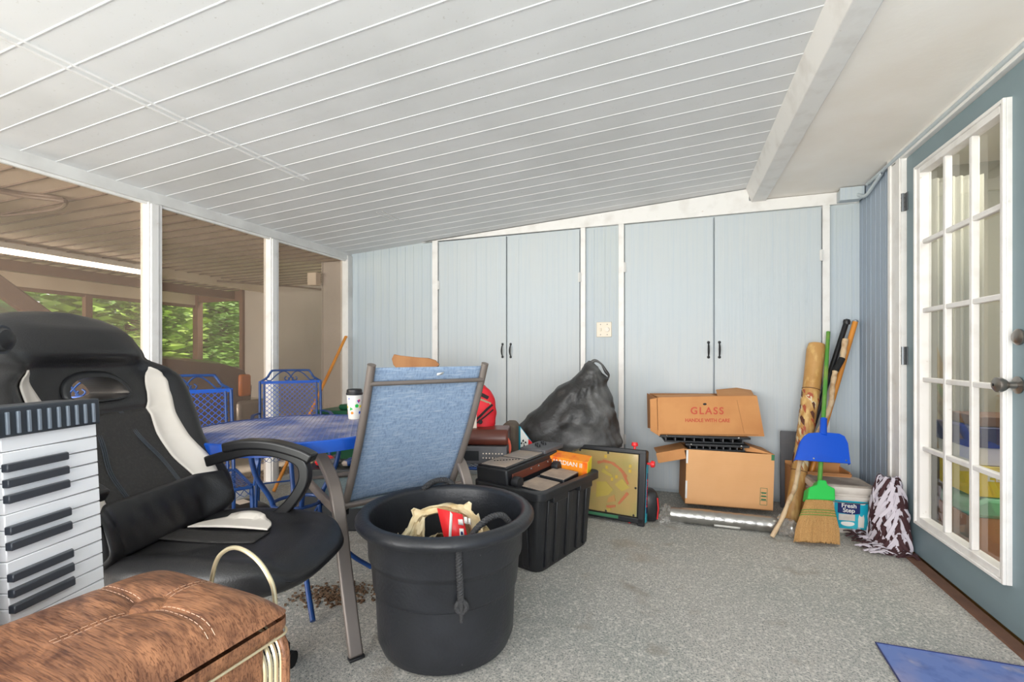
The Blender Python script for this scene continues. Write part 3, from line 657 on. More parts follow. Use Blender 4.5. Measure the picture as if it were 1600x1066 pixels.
mb.add([q_(-.047,.0),q_(-.037,0),q_(-.033,.15),q_(-.043,.16)],[(0,1,2,3)])
for (x,y,w_,h_) in ((-.01,.115,.02,.018),(.012,.12,.014,.022),(.028,.118,.01,.02),(-.004,.07,.018,.03),(.014,.05,.02,.02)): mb.add([q_(x,y),q_(x+w_,y-.004),q_(x+w_-.004,y+h_),q_(x-.002,y+h_)],[(0,1,2,3)])
mb.build('print', m_paper, t, world=True, solid=.001)
mb = MB()
for (x,y,w_,h_) in ((.0,.078,.01,.012),(.012,.056,.012,.012),(-.004,.045,.01,.02),(.022,.035,.012,.014)): mb.add([q_(x,y,.0055),q_(x+w_,y,.0055),q_(x+w_-.003,y+h_,.0055),q_(x,y+h_,.0055)],[(0,1,2,3)])
mb.build('print', m_navy, t, world=True, solid=.001)
# ---------------- vinyl hamper in the left foreground
m_stitch = mat('tan_thread', srgb(214,176,150), .6)
def hamper():
    ax, ay = Vector(P(.919,-.394)), Vector(P(.394,.919)); zt = .708
    o = P(-.4615,.749)-ay*.226; R_ = frame(o, ax, ay)
    t = thing('vinyl_hamper', 'brown woodgrain vinyl hamper with a button-tufted padded lid and gold trim', 'hamper', o, TH+atan2(-.394,.919))
    Wd, Ln = .288, .452
    btn = [(0,.113)]
    def lid(u, v):
        x = (u-.5)*Wd; y = (v-.5)*Ln; ex, ey = abs(x)/(Wd/2), abs(y)/(Ln/2)
        z = zt+.022-.040*(1-(1-ex**9)*(1-ey**9)) 
        for bx_, by_ in btn:
            dd = hypot(x-bx_, y-by_); z -= .011*math.exp(-(dd/.03)**2)
            if abs(y-by_) < .113:
                z -= .0035*math.exp(-((x-bx_)/.0045)**2)*(1-sm(.08,.113,abs(y-by_)))
                z -= .0035*math.exp(-((y-by_)/.0045)**2)*(1-sm(.10,.14,abs(x)))
        cr = .018; px, py = max(0, abs(x)-(Wd/2-cr)), max(0, abs(y)-(Ln/2-cr))
        if px > 0 and py > 0:
            q = max(px, py)/hypot(px, py); x = math.copysign(Wd/2-cr+px*q, x); y = math.copysign(Ln/2-cr+py*q, y)
        return Vector((x, y, z))
    mb = MB(); mb.grid(lid, 72, 110)
    def rim(k):
        a = []; cr = .018
        for cx, cy, a0 in ((1,1,0),(-1,1,90),(-1,-1,180),(1,-1,270)):
            for i in range(7):
                an = radians(a0+15*i); a.append((cx*(Wd/2-cr-k)+cos(an)*cr, cy*(Ln/2-cr-k)+sin(an)*cr))
        return a
    r0, r1 = rim(0), rim(.004); n = len(r0)
    vs = [Vector((x,y,zt-.024)) for x, y in r0]+[Vector((x,y,zt-.036)) for x, y in r0]+[Vector((x,y,zt-.046)) for x, y in r1]
    mb.add(vs, [(i,(i+1)%n,n+(i+1)%n,n+i) for i in range(n)]+[(n+i,n+(i+1)%n,2*n+(i+1)%n,2*n+i) for i in range(n)]+[tuple(range(2*n,3*n))])
    mb.build('padded_lid', m_vinyl, t, angle=60)
    lidgold = MB().tube([Vector((x,y,zt-.046)) for x, y in rim(-.0005)], .002, 6, closed=True).build('lid_piping', m_gold, t)
    for bx_, by_ in btn:
        MB().lathe([(.0225,0),(.0225,.003),(.018,.0065),(.009,.0085),(0,.009)], (bx_,by_,zt+.010), 28).build('tuft_button', m_vinyl, t)
    for bx_, by_ in btn:      # stitched seams
        for sg in (1,-1):
            for dr in (0,1):
                mb = MB()
                for s in (-.0045,.0045):
                    for i in range(12):
                        q0 = .026+.010*i
                        if q0 > (.13 if dr == 0 else .10): continue
                        f = (lambda q: (sg*q, by_+s)) if dr == 0 else (lambda q: (s, by_+sg*q))
                        (x0,y0),(x1,y1) = f(q0), f(q0+.007)
                        mb.tube([Vector((x0,y0,lid(.5+x0/Wd,.5+y0/Ln).z+.0002)), Vector((x1,y1,lid(.5+x1/Wd,.5+y1/Ln).z+.0002))], .00045, 4)
                mb.build('seam_stitching', m_stitch, t)
    # body: panels with a gold ribbed moulding and an outer vinyl edge at the far end
    W2, L2 = Wd/2-.014, Ln/2-.006; zb = zt-.05
    MB().box((0,-.012,zb/2), (W2*2, L2*2-.024, zb)).build('body', m_vinyl, t, bevel=.012, seg=4)
    for s in (1,-1):
        yo = s*(L2-.004)
        def hoop(off, rad):
            pts = [(W2+off, yo, .01)]+[(W2+off, yo, z) for z in (.2,.4,.6)]
            for i in range(9):
                a = radians(11.25*i); pts.append((W2+off-.045+.045*cos(a), yo, zb-.045+.045*sin(a)+off))
            q = [(-x,y,z) for x, y, z in pts[::-1]]; return pts+q
        MB().tube(hoop(.012,.0), 0, sec=(.012,.012), up=(0,1,0)).build('edge_band', m_vinyl, t, bevel=.003)
        mb = MB()
        for k in range(4):
            mb.tube([(p[0], p[1]-s*(.004+.0062*k), p[2]) for p in hoop(.010-.0035*k,0)], .0032, 6)
        mb.build('gold_moulding', m_gold, t)
    # raised carrying hoop at the far end
    y = Ln/2+.008
    hp = [(x-.058, y+.012, z+.012) for x, z in ((.145,zt-.10),(.143,zt-.03),(.128,zt+.0),(.10,zt+.022),(.062,zt+.032),(.03,zt+.024),(.005,zt+.0),(-.01,zt-.05),(-.012,zt-.10))]
    MB().tube(crom(hp,7), .0036, 8).build('carry_hoop', m_gold, t)
hamper()
# ---------------- upright electronic keyboard
def piano():
    # local: x = out of the keys (towards +a), y = along key length towards the front ends, z = up
    ya = P(.07,1).normalized(); o = P(-.705,.84)
    ang = atan2(-ya.x, ya.y); t = thing('electronic_keyboard', 'electronic keyboard standing upright on its end with white and black keys', 'keyboard', o)
    t.rotation_euler = (0, radians(-3.2), ang)
    Z1 = .995; W_ = .315
    MB().box((-.048,-W_/2-.006,Z1/2), (.055, W_, Z1)).build('case', m_kb, t, bevel=.008, seg=3)
    MB().box((-.012,-W_+.055,Z1/2), (.05, .11, Z1)).build('control_panel', m_kb, t, bevel=.006)
    kz0, pitch = .949, .0235
    for zz, hh in ((Z1-.024,.046),((kz0-36*pitch)/2, kz0-36*pitch-.004)):
        e = MB().box((-.014,-.085,zz), (.05, .17, hh)).build('end_block', m_kb, t, bevel=.003)
        if zz > .5:
            mb = MB()
            for k in range(11): mb.box((.0125,-.014-.0148*k,zz-.002), (.004,.0045,hh-.012))
            mb.build('end_ribs', m_kb2, e, bevel=.001)
    for i in range(36):
        z = kz0-pitch*(i+.5)
        MB().box((-.010,-.0745,z), (.024,.149,pitch-.0012)).build('white_key', m_ww, t, bevel=.0012, seg=1)
    pat = [0,1,1,1,0,1,1]                # boundary after key i counted from the top
    for i in range(35):
        if pat[i % 7]:
            z = kz0-pitch*(i+1)
            MB().prism([(-.06,-.151),(.012,-.151),(.012,-.058),(.003,-.05),(-.06,-.05)][0:0] or [(.001,-.15),(.0125,-.15),(.0125,-.060),(.001,-.052)], lambda x, y, d: (x, y, d), z-.0062, z+.0062).build('black_key', m_bk, t, bevel=.0012, seg=1)
    mb = MB(); 
    for k in range(6): mb.box((.0145,-W_+.05,.3+.07*k), (.004,.03,.045))
    mb.build('panel_buttons', m_kb2, t, bevel=.001)
piano()
# black foam grip of a folded frame at the very left edge
t = thing('folded_cart', 'black foam grip of a folded cart at the left edge beside the chair headrest', 'cart', P(-1.34,1.10))
MB().tube([P(-1.36,1.09,.02),P(-1.36,1.09,1.05),P(-1.30,1.14,1.10)], .012, 8).tube([P(-1.72,.9,.02),P(-1.72,.9,1.05),P(-1.66,.95,1.09)], .012, 8).tube([P(-1.36,1.09,.3),P(-1.72,.9,.3)], .01).tube([P(-1.36,1.09,.02),P(-1.28,1.0,.012)], .012).build('frame', m_blackmetal, t, world=True)
g0, g1 = P(-1.80,.96,1.10), P(-1.175,1.09,1.108); dv = (g1-g0).normalized()
MB().tube([g0,g0+dv*.3,g1-dv*.022,g1-dv*.008,g1], [.03,.03,.03,.024,.008], 20).build('foam_grip', m_black, t, world=True)
MB().tube([g1-dv*.028,g1-dv*.018], .034, 24).build('grip_collar', m_kb, t, world=True)
# ---------------- gaming chair
m_arm = mat('arm_black', srgb(22,22,24), .32)
def gaming():
    t = thing('gaming_chair', 'black and white gaming chair with an oval opening in its headrest', 'office chair', P(-.90,1.455), TH-radians(4))
    def base_x(z): return -.25-.35*max(0,(z-.50))/.70 + .04*math.exp(-((z-.62)/.10)**2)
    wtab = [(.46,.20),(.50,.25),(.56,.275),(.66,.285),(.76,.29),(.86,.315),(.94,.325),(.99,.318),(1.03,.275),(1.055,.242),(1.08,.236),(1.13,.222),(1.17,.195),(1.195,.15),(1.208,.06)]
    def bol(y, z):
        w_ = lerp_tab(wtab, z); e = abs(y)/w_
        b = .075*sm(.55,.92,e)*(1-sm(1.02,1.07,z))*sm(.46,.55,z)
        b += .05*sm(1.03,1.08,z)*(1-.5*e*e) if z > 1.0 else 0
        b += -.010*math.exp(-((z-.885)/.012)**2)*(e < .55)
        # gathered creases beside the headrest
        return b
    def thick(z): return .05+.02*math.exp(-((z-1.1)/.08)**2)
    def surf(y, z, off=0):
        w_ = lerp_tab(wtab, z); e = min(1, abs(y)/w_); T = thick(z)
        return Vector((base_x(z)+bol(y,z)+T*(1-e**5)**.6+off, y, z))
    mb = MB(); nz, na = 90, 72
    def sh(u, v):
        z = .46+(1.208-.46)*u; a = 2*pi*v; w_ = lerp_tab(wtab, z); cy = math.copysign(abs(cos(a))**.75, cos(a)); y = w_*cy
        T = thick(z)*(1 if u < .93 else max(.15, 1-(u-.93)/.07*.75)); sx_ = math.copysign(abs(sin(a))**.7, sin(a))
        x = base_x(z)+T*sx_+(bol(y, z)*(.5+.5*sm(-.6,.4,sx_)))
        if z > 1.0: x += .004*sin(y*140+z*60)*math.exp(-((abs(y)-.2)/.04)**2)*math.exp(-((z-1.06)/.03)**2)
        return Vector((x, y, z))
    mb.grid(sh, nz, na, cv=True); n0 = (nz-1)*na; mb.f.append(list(range(0,na))); mb.m.append(0); mb.f.append(list(range(n0,n0+na))); mb.m.append(0)
    back = mb.build('backrest', m_leather, t, angle=60)
    # oval opening: cut with a flat-bottomed oval
    def oval(k=1.0, n=40, wy=.098, zt=.058, zb=.012):
        o = []
        for i in range(n):
            a = 2*pi*i/n; c_, s_ = cos(a), sin(a); o.append((wy*k*math.copysign(abs(c_)**.8,c_), .945+(zt*k*s_ if s_ > 0 else zb*k*s_*1.4)))
        return o
    cut = MB().prism(oval(), lambda y, z, d: (d, y, z), -.75, .3).build('cutter', m_leather, t, smooth=False)
    md = back.modifiers.new('hole', 'BOOLEAN'); md.object = cut; md.operation = 'DIFFERENCE'; md.solver = 'EXACT'
    dg = bpy.context.evaluated_depsgraph_get(); me = bpy.data.meshes.new_from_object(back.evaluated_get(dg)); back.modifiers.clear(); back.data = me
    me.polygons.foreach_set('use_smooth', [True]*len(me.polygons)); me.set_sharp_from_angle(angle=radians(50))
    bpy.data.objects.remove(cut)
    ov = oval(1.0)
    mb = MB(); O0, O1 = oval(1.0), [(y*1.17, .945+(z-.945)*1.30) for y, z in oval(1.0)]
    n = len(O0)
    f0 = [surf(y,z,.006) for y, z in O0]; f1 = [surf(y,z,.010) for y, z in O0]; f2 = [surf(y*1.0,z,.010) for y, z in [( (a[0]+b[0])/2,(a[1]+b[1])/2) for a, b in zip(O0,O1)]]; f3 = [surf(y,z,.002) for y, z in O1]
    fb = [Vector((p.x-.14, p.y, p.z)) for p in f0]
    vs = fb+f1+f2+f3; mb.add(vs, [(r*n+i, r*n+(i+1)%n, (r+1)*n+(i+1)%n, (r+1)*n+i) for r in range(3) for i in range(n)])
    mb.build('opening_collar', m_black, t, solid=.003)
    # white side stripes
    yi = [(.60,.205),(.64,.165),(.72,.140),(.80,.135),(.88,.150),(.95,.178),(1.0,.190),(1.03,.196)]
    yo = [(.60,.212),(.64,.225),(.70,.235),(.78,.222),(.86,.225),(.93,.238),(.98,.242),(1.01,.228),(1.03,.200)]
    for s in (1,-1):
        def st(u, v):
            z = .60+.43*u; a, b = lerp_tab(yi, z), lerp_tab(yo, z); y = a+(b-a)*v
            return surf(s*y, z, .0035)
        MB().grid(st, 40, 8).build('white_stripe', m_cream, t, solid=.004)
    # fabric centre with piping and a stitched lower cushion
    def cf(u, v):
        z = .635+.25*u; y = (v-.5)*2*(lerp_tab(yi, z)-.004); return surf(y, z, .002)
    MB().grid(cf, 30, 24).build('fabric_panel', m_leather2, t, solid=.003)
    for s in (1,-1):
        mb = MB()
        for q in (0,.006,.012): mb.tube(crom([surf(s*(.045+q), .885, .004), surf(s*(.06+q), .80, .005), surf(s*(.088+q), .72, .006), surf(s*(.092+q), .645, .006)],6), .0018, 5)
        mb.build('seam', m_kb, t)
    def lum(u, v):
        z = .50+.15*u; y = (v-.5)*2*.245; return surf(y, z, .004+.009*sin(pi*u)**.6*(1-abs(2*v-1)**4)+.003*sin(v*50+u*6)*sin(pi*u))
    MB().grid(lum, 18, 40).build('lumbar_cushion', m_leather, t, solid=.006)
    # seat
    def seat(zc, th):
        mb = MB(); nu, nv = 26, 64
        def f(u, v):
            a = 2*pi*v; ph = -pi/2+pi*u; cx_ = math.copysign(abs(cos(a))**.62, cos(a)); sy_ = math.copysign(abs(sin(a))**.62, sin(a))
            rr = abs(cos(ph))**.35; x = .045+.295*cx_*rr; y = .265*(1-.12*max(0,cx_))*sy_*rr
            z = zc+th*math.copysign(abs(sin(ph))**.8, sin(ph))
            if ph > 0:
                z += .022*sm(.5,.85,abs(y)/.26)*(1-sm(.8,1,abs(x-.045)/.295)) - .010*sm(.0,1,1-abs(x)/.3)*(abs(y) < .15)
                z -= .02*sm(.22,.34,x)
            return Vector((x, y, z))
        mb.grid(f, nu, nv, cv=True); return mb, f
    mb, f = seat(.455, .052); mb.build('seat', m_leather, t, angle=60)
    dgs = [] 
    def top(x, y):
        z = .507+.022*sm(.5,.85,abs(y)/.26)*(1-sm(.8,1,abs(x-.045)/.295)) - .010*sm(0,1,1-abs(x)/.3)*(abs(y) < .15)-.02*sm(.22,.34,x); return z
    for s in (1,):
        def dd(u, v):
            x = -.16+.27*u; y0 = .045+.02*sin(pi*u); y1 = .045+.125*sin(pi*min(1,max(0,u)))**.55; y = y0+(y1-y0)*v if y1 > y0 else y0
            return Vector((x, s*y, top(x, y)+.010))
        MB().grid(dd, 30, 8).build('white_seat_patch', m_cream, t, solid=.004)
    MB().grid(lambda u, v: Vector((-.2+.32*u, (v-.5)*.085, top(-.2+.32*u, 0)+.003)), 12, 6).build('seat_fabric_strip', m_leather2, t, solid=.003)
    # arms
    for s, x0, x1 in ((1,-.14,.185),(-1,-.40,-.13)):
        y = .20 if s > 0 else -.285; k = x1-x0
        path = crom([(x0,y,.742),(x0+.25*k,y,.755),(x0+.55*k,y,.752),(x0+.85*k,y,.728),(x1,y,.706)],6)
        a = MB().tube(path, 0, sec=(.034,.056), up=(0,1,0)).build('armrest_pad', m_arm, t, bevel=.014, seg=4)
        lp = crom([(x0-.07,y,.690),(x0+.02,y,.716),(x0+.3*k,y,.733),(x0+.6*k,y,.728),(x0+.84*k,y,.700),(x1-.03,y,.655),(x1-.045,y,.60),(x1-.10,y,.53),(x1-.18,y,.475),(x1-.25,y,.43)],5)
        MB().tube(lp, 0, sec=(.038,.034), up=(0,1,0)).build('arm_support', m_arm, t, bevel=.006, seg=3)
    # base
    MB().box((0.02,0,.395), (.24,.2,.03)).tube([(-.28,0,.47),(-.2,0,.40),(0,0,.39)], 0, sec=(.07,.012), up=(0,1,0)).build('tilt_mechanism', m_blackmetal, t, bevel=.004)
    MB().lathe([(.026,.10),(.026,.26),(.014,.262),(.014,.39)], n=18).build('gas_column', m_blackmetal, t)
    mb = MB().lathe([(0,.07),(.05,.07),(.055,.115),(.04,.13),(0,.13)], n=20)
    for k in range(5):
        a = 2*pi*k/5+.9; mb.tube([(0,0,.105),(.10*cos(a),.10*sin(a),.10),(.19*cos(a),.19*sin(a),.078)], 0, sec=(.04,.028), up=(0,0,1))
    mb.build('star_base', m_black, t, bevel=.005)
    for k in range(5):
        a = 2*pi*k/5+.9; mb = MB(); c = Vector((.19*cos(a),.19*sin(a),.027)); q = Vector((-sin(a+.6),cos(a+.6),0))
        for s in (-.014,.014): mb.tube([c+q*(s-.008), c+q*(s+.008)], .027, 16)
        mb.tube([c, c+Vector((0,0,.05))], .008); mb.build('caster', m_rubber, t)
gaming()
# ---------------- sling patio chair seen from behind
def sling():
    fw_ = P(-.613,.79).normalized(); ang = atan2(fw_.y, fw_.x)
    t = thing('patio_chair', 'taupe framed patio chair with a pale blue sling back turned towards the camera', 'chair', P(-.50,2.10), ang)
    # local x forward, y to the chair's left (image left is +y)
    zb, zt, lean = .44, 1.025, .294; hw = .253
    def bk(q, y, off=0):          # q 0 bottom ..1 top ; slight S curve
        x = -lean*q - .022*sin(pi*q)*1.0; z = zb+(zt-zb)*q
        return Vector((x-off*.89, y, z-off*.45))
    for s in (1,-1):
        MB().tube([bk(q, s*hw) for q in arng(-.06,1.015,14)], .0155, 14).build('back_post', m_taupe, t)
        MB().tube([bk(1.014,s*hw), bk(1.020,s*hw)], .0162, 14).build('post_cap', m_taupe, t)
        MB().box(bk(-.02,s*(hw-.0)), (.03,.03,.05)).build('post_ferrule', m_black, t, bevel=.004)
    def cloth(u, v):
        q = .02+.975*u; y = (v-.5)*2*(hw-.008); return bk(q, y, -.006-.0*u)+Vector((.012*sin(pi*v)*(1-u*.6),0,0))
    MB().grid(cloth, 40, 24).build('back_sling', m_sling, t, solid=.003)
    MB().tube([bk(.905, -hw, .010), bk(.905, hw, .010)], .009, 10).build('back_crossbar', m_taupe, t)
    MB().tube([bk(.03,-hw-.06,.02), bk(.03,hw+.06,.02)], .012, 10).build('lower_crossbar', m_taupe, t)
    MB().add([bk(.955,-.045,.010),bk(.95,-.02,.012),bk(.965,-.018,.014),bk(.972,-.05,.012)],[(0,1,2,3)]).build('sewn_tag', m_paper, t, solid=.002)
    sl = .50
    def st(u, v): return Vector((.01+sl*u, (v-.5)*2*(hw+.015), .425+.02*u-.02*sin(pi*v)-.012*sin(pi*u)))
    MB().grid(st, 24, 20).build('seat_sling', m_slings, t, solid=.003)
    for s in (1,-1):
        MB().tube([(-.04,s*(hw+.02),.41),(.25,s*(hw+.02),.42),(.52,s*(hw+.02),.44)], 0, sec=(.022,.04), up=(0,0,1)).build('seat_rail', m_taupe, t, bevel=.005)
    MB().tube([(.52,-hw-.03,.44),(.52,hw+.03,.44)], .013, 10).build('front_crossbar', m_taupe, t)
    for s in (1,-1):
        y = s*(hw+.07) if s > 0 else -(hw+.012)
        rear = crom([(.53,y,.60),(.46,y,.648),(.34,y,.655),(.215,y,.650),(.10,y,.640),(-.006,y,.602),(-.085,y,.555),(-.131,y,.49),(-.175,y,.39),(-.208,y,.295),(-.270,y,.15),(-.333,y,.006)],6)
        MB().tube(rear, 0, sec=(.024,.050), up=(0,1,0)).build('arm_and_rear_leg', m_taupe, t, bevel=.007, seg=3)
        MB().tube(crom([(.44,y,.645),(.505,y,.62),(.53,y,.55),(.545,y,.30),(.56,y,.004)],6), 0, sec=(.046,.024), up=(1,0,0)).build('front_leg', m_taupe, t, bevel=.006)
        MB().box((-.335,y,.005),(.03,.055,.01)).build('foot_cap', m_black, t, bevel=.003)
sling()
# ---------------- blue wrought iron table
def btable():
    c = P(-.985,2.13); t = thing('patio_table', 'round blue expanded-metal patio table behind the gaming chair', 'table', c)
    R = .437; z = .742
    mb = MB(); mesh_sheet(mb, lambda s, q: Vector((s, q, z)), 2*R, 2*R, lambda s, q: s*s+q*q < (R-.006)**2, pitch=.034, gap=.0125, wd=.0052)
    o = mb.build('mesh_top', m_tablemesh, t, smooth=False, solid=.002, fixn=False); 
    MB().lathe([(R-.012,z+.003),(R,z+.003),(R+.004,z-.002),(R+.004,z-.045),(R-.002,z-.045),(R-.002,z-.003),(R-.012,z-.002)], n=80, cap=False).build('table_rim', m_bluemetal, t)
    MB().tube([(-R+.01,0,z-.012),(R-.01,0,z-.012)], .009, 8).tube([(0,-R+.01,z-.012),(0,R-.01,z-.012)], .009, 8).tube([(.2*cos(a),.2*sin(a),z-.02) for a in arng(0,2*pi,25)[:-1]], .009, 8, closed=True).build('under_frame', m_bluemetal2, t)
    for k in range(4):
        a = pi/4+k*pi/2+.15; e = Vector((cos(a),sin(a),0))
        leg = MB().tube(crom([e*.20+Vector((0,0,z-.02)), e*.17+Vector((0,0,.55)), e*.10+Vector((0,0,.40)), e*.12+Vector((0,0,.25)), e*.24+Vector((0,0,.10)), e*.34+Vector((0,0,.012))],7), .011, 10).build('leg', m_bluemetal2, t)
        MB().tube([e*(.12+.05*cos(q))+Vector((0,0,.32+.05*sin(q))) for q in arng(0.2,5.6,18)], .006, 6).build('scroll', m_bluemetal2, leg)
    MB().tube([(.115*cos(a),.115*sin(a),.24) for a in arng(0,2*pi,25)[:-1]], .008, 8, closed=True).build('leg_ring', m_bluemetal2, t)
    MB().tube([(.105*cos(a),.105*sin(a),.40) for a in arng(0,2*pi,25)[:-1]], .008, 8, closed=True).build('leg_ring', m_bluemetal2, t)
btable()
# travel mug
t = thing('travel_cup', 'white paper cup with colourful shapes and a black lid on the blue table', 'cup', P(-.815,2.40,.744))
cp = lambda r, z: (r, z)
MB().lathe([(0,0),(.028,0),(.030,.004),(.0385,.128),(.0365,.128),(.029,.008),(0,.008)], n=36).build('cup_body', m_paper, t)
MB().lathe([(.0405,.124),(.0415,.128),(.0415,.134),(.039,.137),(.038,.150),(.034,.154),(.031,.148),(0,.148)], n=36).build('lid', m_black, t)
random.seed(4); cc_ = [m_redp, m_yellow, m_pan, m_green, m_orange]
for k in range(26):
    a = random.uniform(0,2*pi); z = random.uniform(.015,.11); r = .030+.0085*z/.128+.0007; s = random.uniform(.006,.011)
    e = Vector((cos(a),sin(a),0)); f = Vector((-sin(a),cos(a),0)); q = random.uniform(0,pi); c = e*r+Vector((0,0,z)); n = random.choice((3,4,5))
    MB().add([c+(f*cos(q+2*pi*i/n)+Vector((0,0,1))*sin(q+2*pi*i/n))*s for i in range(n)], [tuple(range(n))]).build('printed_shape', cc_[k % 5], t, solid=.0006, smooth=False)
# ---------------- blue iron chairs
def bchair_proto():
    t = thing('iron_chair', None, 'chair', (0,0,0))
    hw = .205
    def bk(q, y): return Vector((-.20-.10*q, y, .43+.53*q))
    for s in (1,-1):
        MB().tube([bk(q, s*hw) for q in (-.02,.3,.6,.84)], .0095, 8).build('back_post', m_bluemetal2, t)
        MB().tube([bk(q, s*(hw-.028)) for q in (.02,.5,.83)], .007, 8).build('inner_post', m_bluemetal2, t)
    MB().tube([bk(.835,-hw-.008), bk(.835,hw+.008)], .008, 8, sec=(.012,.020), up=(0,0,1)).build('back_rail', m_bluemetal, t)
    top = [bk(.84,-hw), bk(.855,-hw+.01), bk(.90,-hw+.045), bk(.95,-hw+.062), bk(.985,-hw+.075), bk(1.0,-hw+.10)]; top += [Vector((p.x,-p.y,p.z)) for p in top[::-1]]
    MB().tube(crom(top,4), .008, 8).build('top_rail', m_bluemetal2, t)
    for s in (1,-1):
        sc = []
        for i in range(16):      # spiral at the centre
            a = i/15*1.5*2*pi*.72; r = .012+.017*i/15; sc.append((s*(.028+.0)-s*r*cos(a+.4), .885+.0-r*sin(a+.4)*1.6*.9))
        pts = [bk(q, y) for y, q in sc]
        MB().tube(crom([bk(.90,s*.018),bk(.865,s*.010),bk(.86,s*.032),bk(.89,s*.042),bk(.915,s*.030)],5), .0042, 6).build('scroll', m_bluemetal2, t)
        MB().tube(crom([bk(.86,s*-.02),bk(.90,s*-.006),bk(.965,s*.020),bk(.99,s*.05),bk(.955,s*.085),bk(.90,s*.115),bk(.862,s*.135),bk(.868,s*.160),bk(.905,s*.162),bk(.918,s*.143)],5), .0045, 6).build('scroll', m_bluemetal2, t)
    mb = MB(); mesh_sheet(mb, lambda s, q: bk(.42+q, s), 2*(hw-.02), .80, None, pitch=.06, gap=.0165, wd=.0046)
    # q runs in fractions of the back height
    mb.build('back_mesh', m_bluemetal, t, smooth=False, solid=.002, fixn=False)
    def st(s, q):
        x = .02+q; z = .435-.0*abs(s); k = max(0, x-.20); z -= .05*sm(0,.06,k); return Vector((min(x,.20)+.03*sin(min(1,k/.06)*pi/2), s, z))
    mb = MB(); mesh_sheet(mb, st, .42, .48, None, pitch=.034, gap=.018, wd=.0042); mb.build('seat_mesh', m_bluemetal2, t, smooth=False, solid=.002, fixn=False)
    MB().tube([(.21,-.215,.43),(-.20,-.215,.43),(-.21,-.2,.43),(-.21,.2,.43),(-.20,.215,.43),(.21,.215,.43)], .009, 8).tube([(.22,-.215,.425),(.22,.215,.425)], .009, 8).build('seat_frame', m_bluemetal2, t)
    for s in (1,-1):
        MB().tube(crom([bk(.42,s*hw)+Vector((0,0,0)),(-.15,s*.235,.655),(.0,s*.245,.66),(.15,s*.245,.64),(.215,s*.24,.56),(.22,s*.225,.43)],6), 0, sec=(.022,.010), up=(0,0,1)).build('armrest', m_bluemetal2, t, bevel=.003)
        MB().tube(crom([(.215,s*.215,.43),(.225,s*.22,.25),(.235,s*.225,.01)],4), .010, 8).build('leg', m_bluemetal2, t)
        MB().tube(crom([(-.20,s*.205,.44),(-.23,s*.21,.22),(-.27,s*.215,.01)],4), .010, 8).build('leg', m_bluemetal2, t)
    MB().tube([(-.23,-.21,.2),(.228,-.218,.2)], .006, 6).tube([(-.23,.21,.2),(.228,.218,.2)], .006, 6).tube([(0,-.214,.2),(0,.214,.2)], .006, 6).build('stretcher', m_bluemetal2, t)
    return t
proto = bchair_proto()
spots = [((-1.585,2.31),-50,'blue scroll-back iron chair directly right of the gaming chair'),((-1.875,1.885),-60,'blue scroll-back iron chair glimpsed through the headrest opening'),
         ((-1.53,3.24),-62,'blue scroll-back iron chair at the far side of the table before the grey wall'),((-.31,2.87),-12,'armless blue iron chair carrying the stereo and backpack')]
for i, ((a, b), dg_, lb) in enumerate(spots):
    o = proto if i == 0 else copy_tree(proto)
    o.location = P(a, b); o.rotation_euler = (0,0,TH+radians(dg_)); o['label'] = lb; o['group'] = 'blue iron patio chairs'
    if i == 3:
        for ch in [x for x in COL.objects if x.parent == o and x.name.startswith('armrest')]: bpy.data.objects.remove(ch)
# ================================================================= BACK WALL CLUTTER
def boxy(name, lb, cat_, c, ang, sx, sy, sz, m, z0=0., bevel=.004, group=None):
    """box-like thing as an Empty + main mesh; local x right, y away"""
    t = thing(name, lb, cat_, (c.x, c.y, z0), ang, group)
    return t
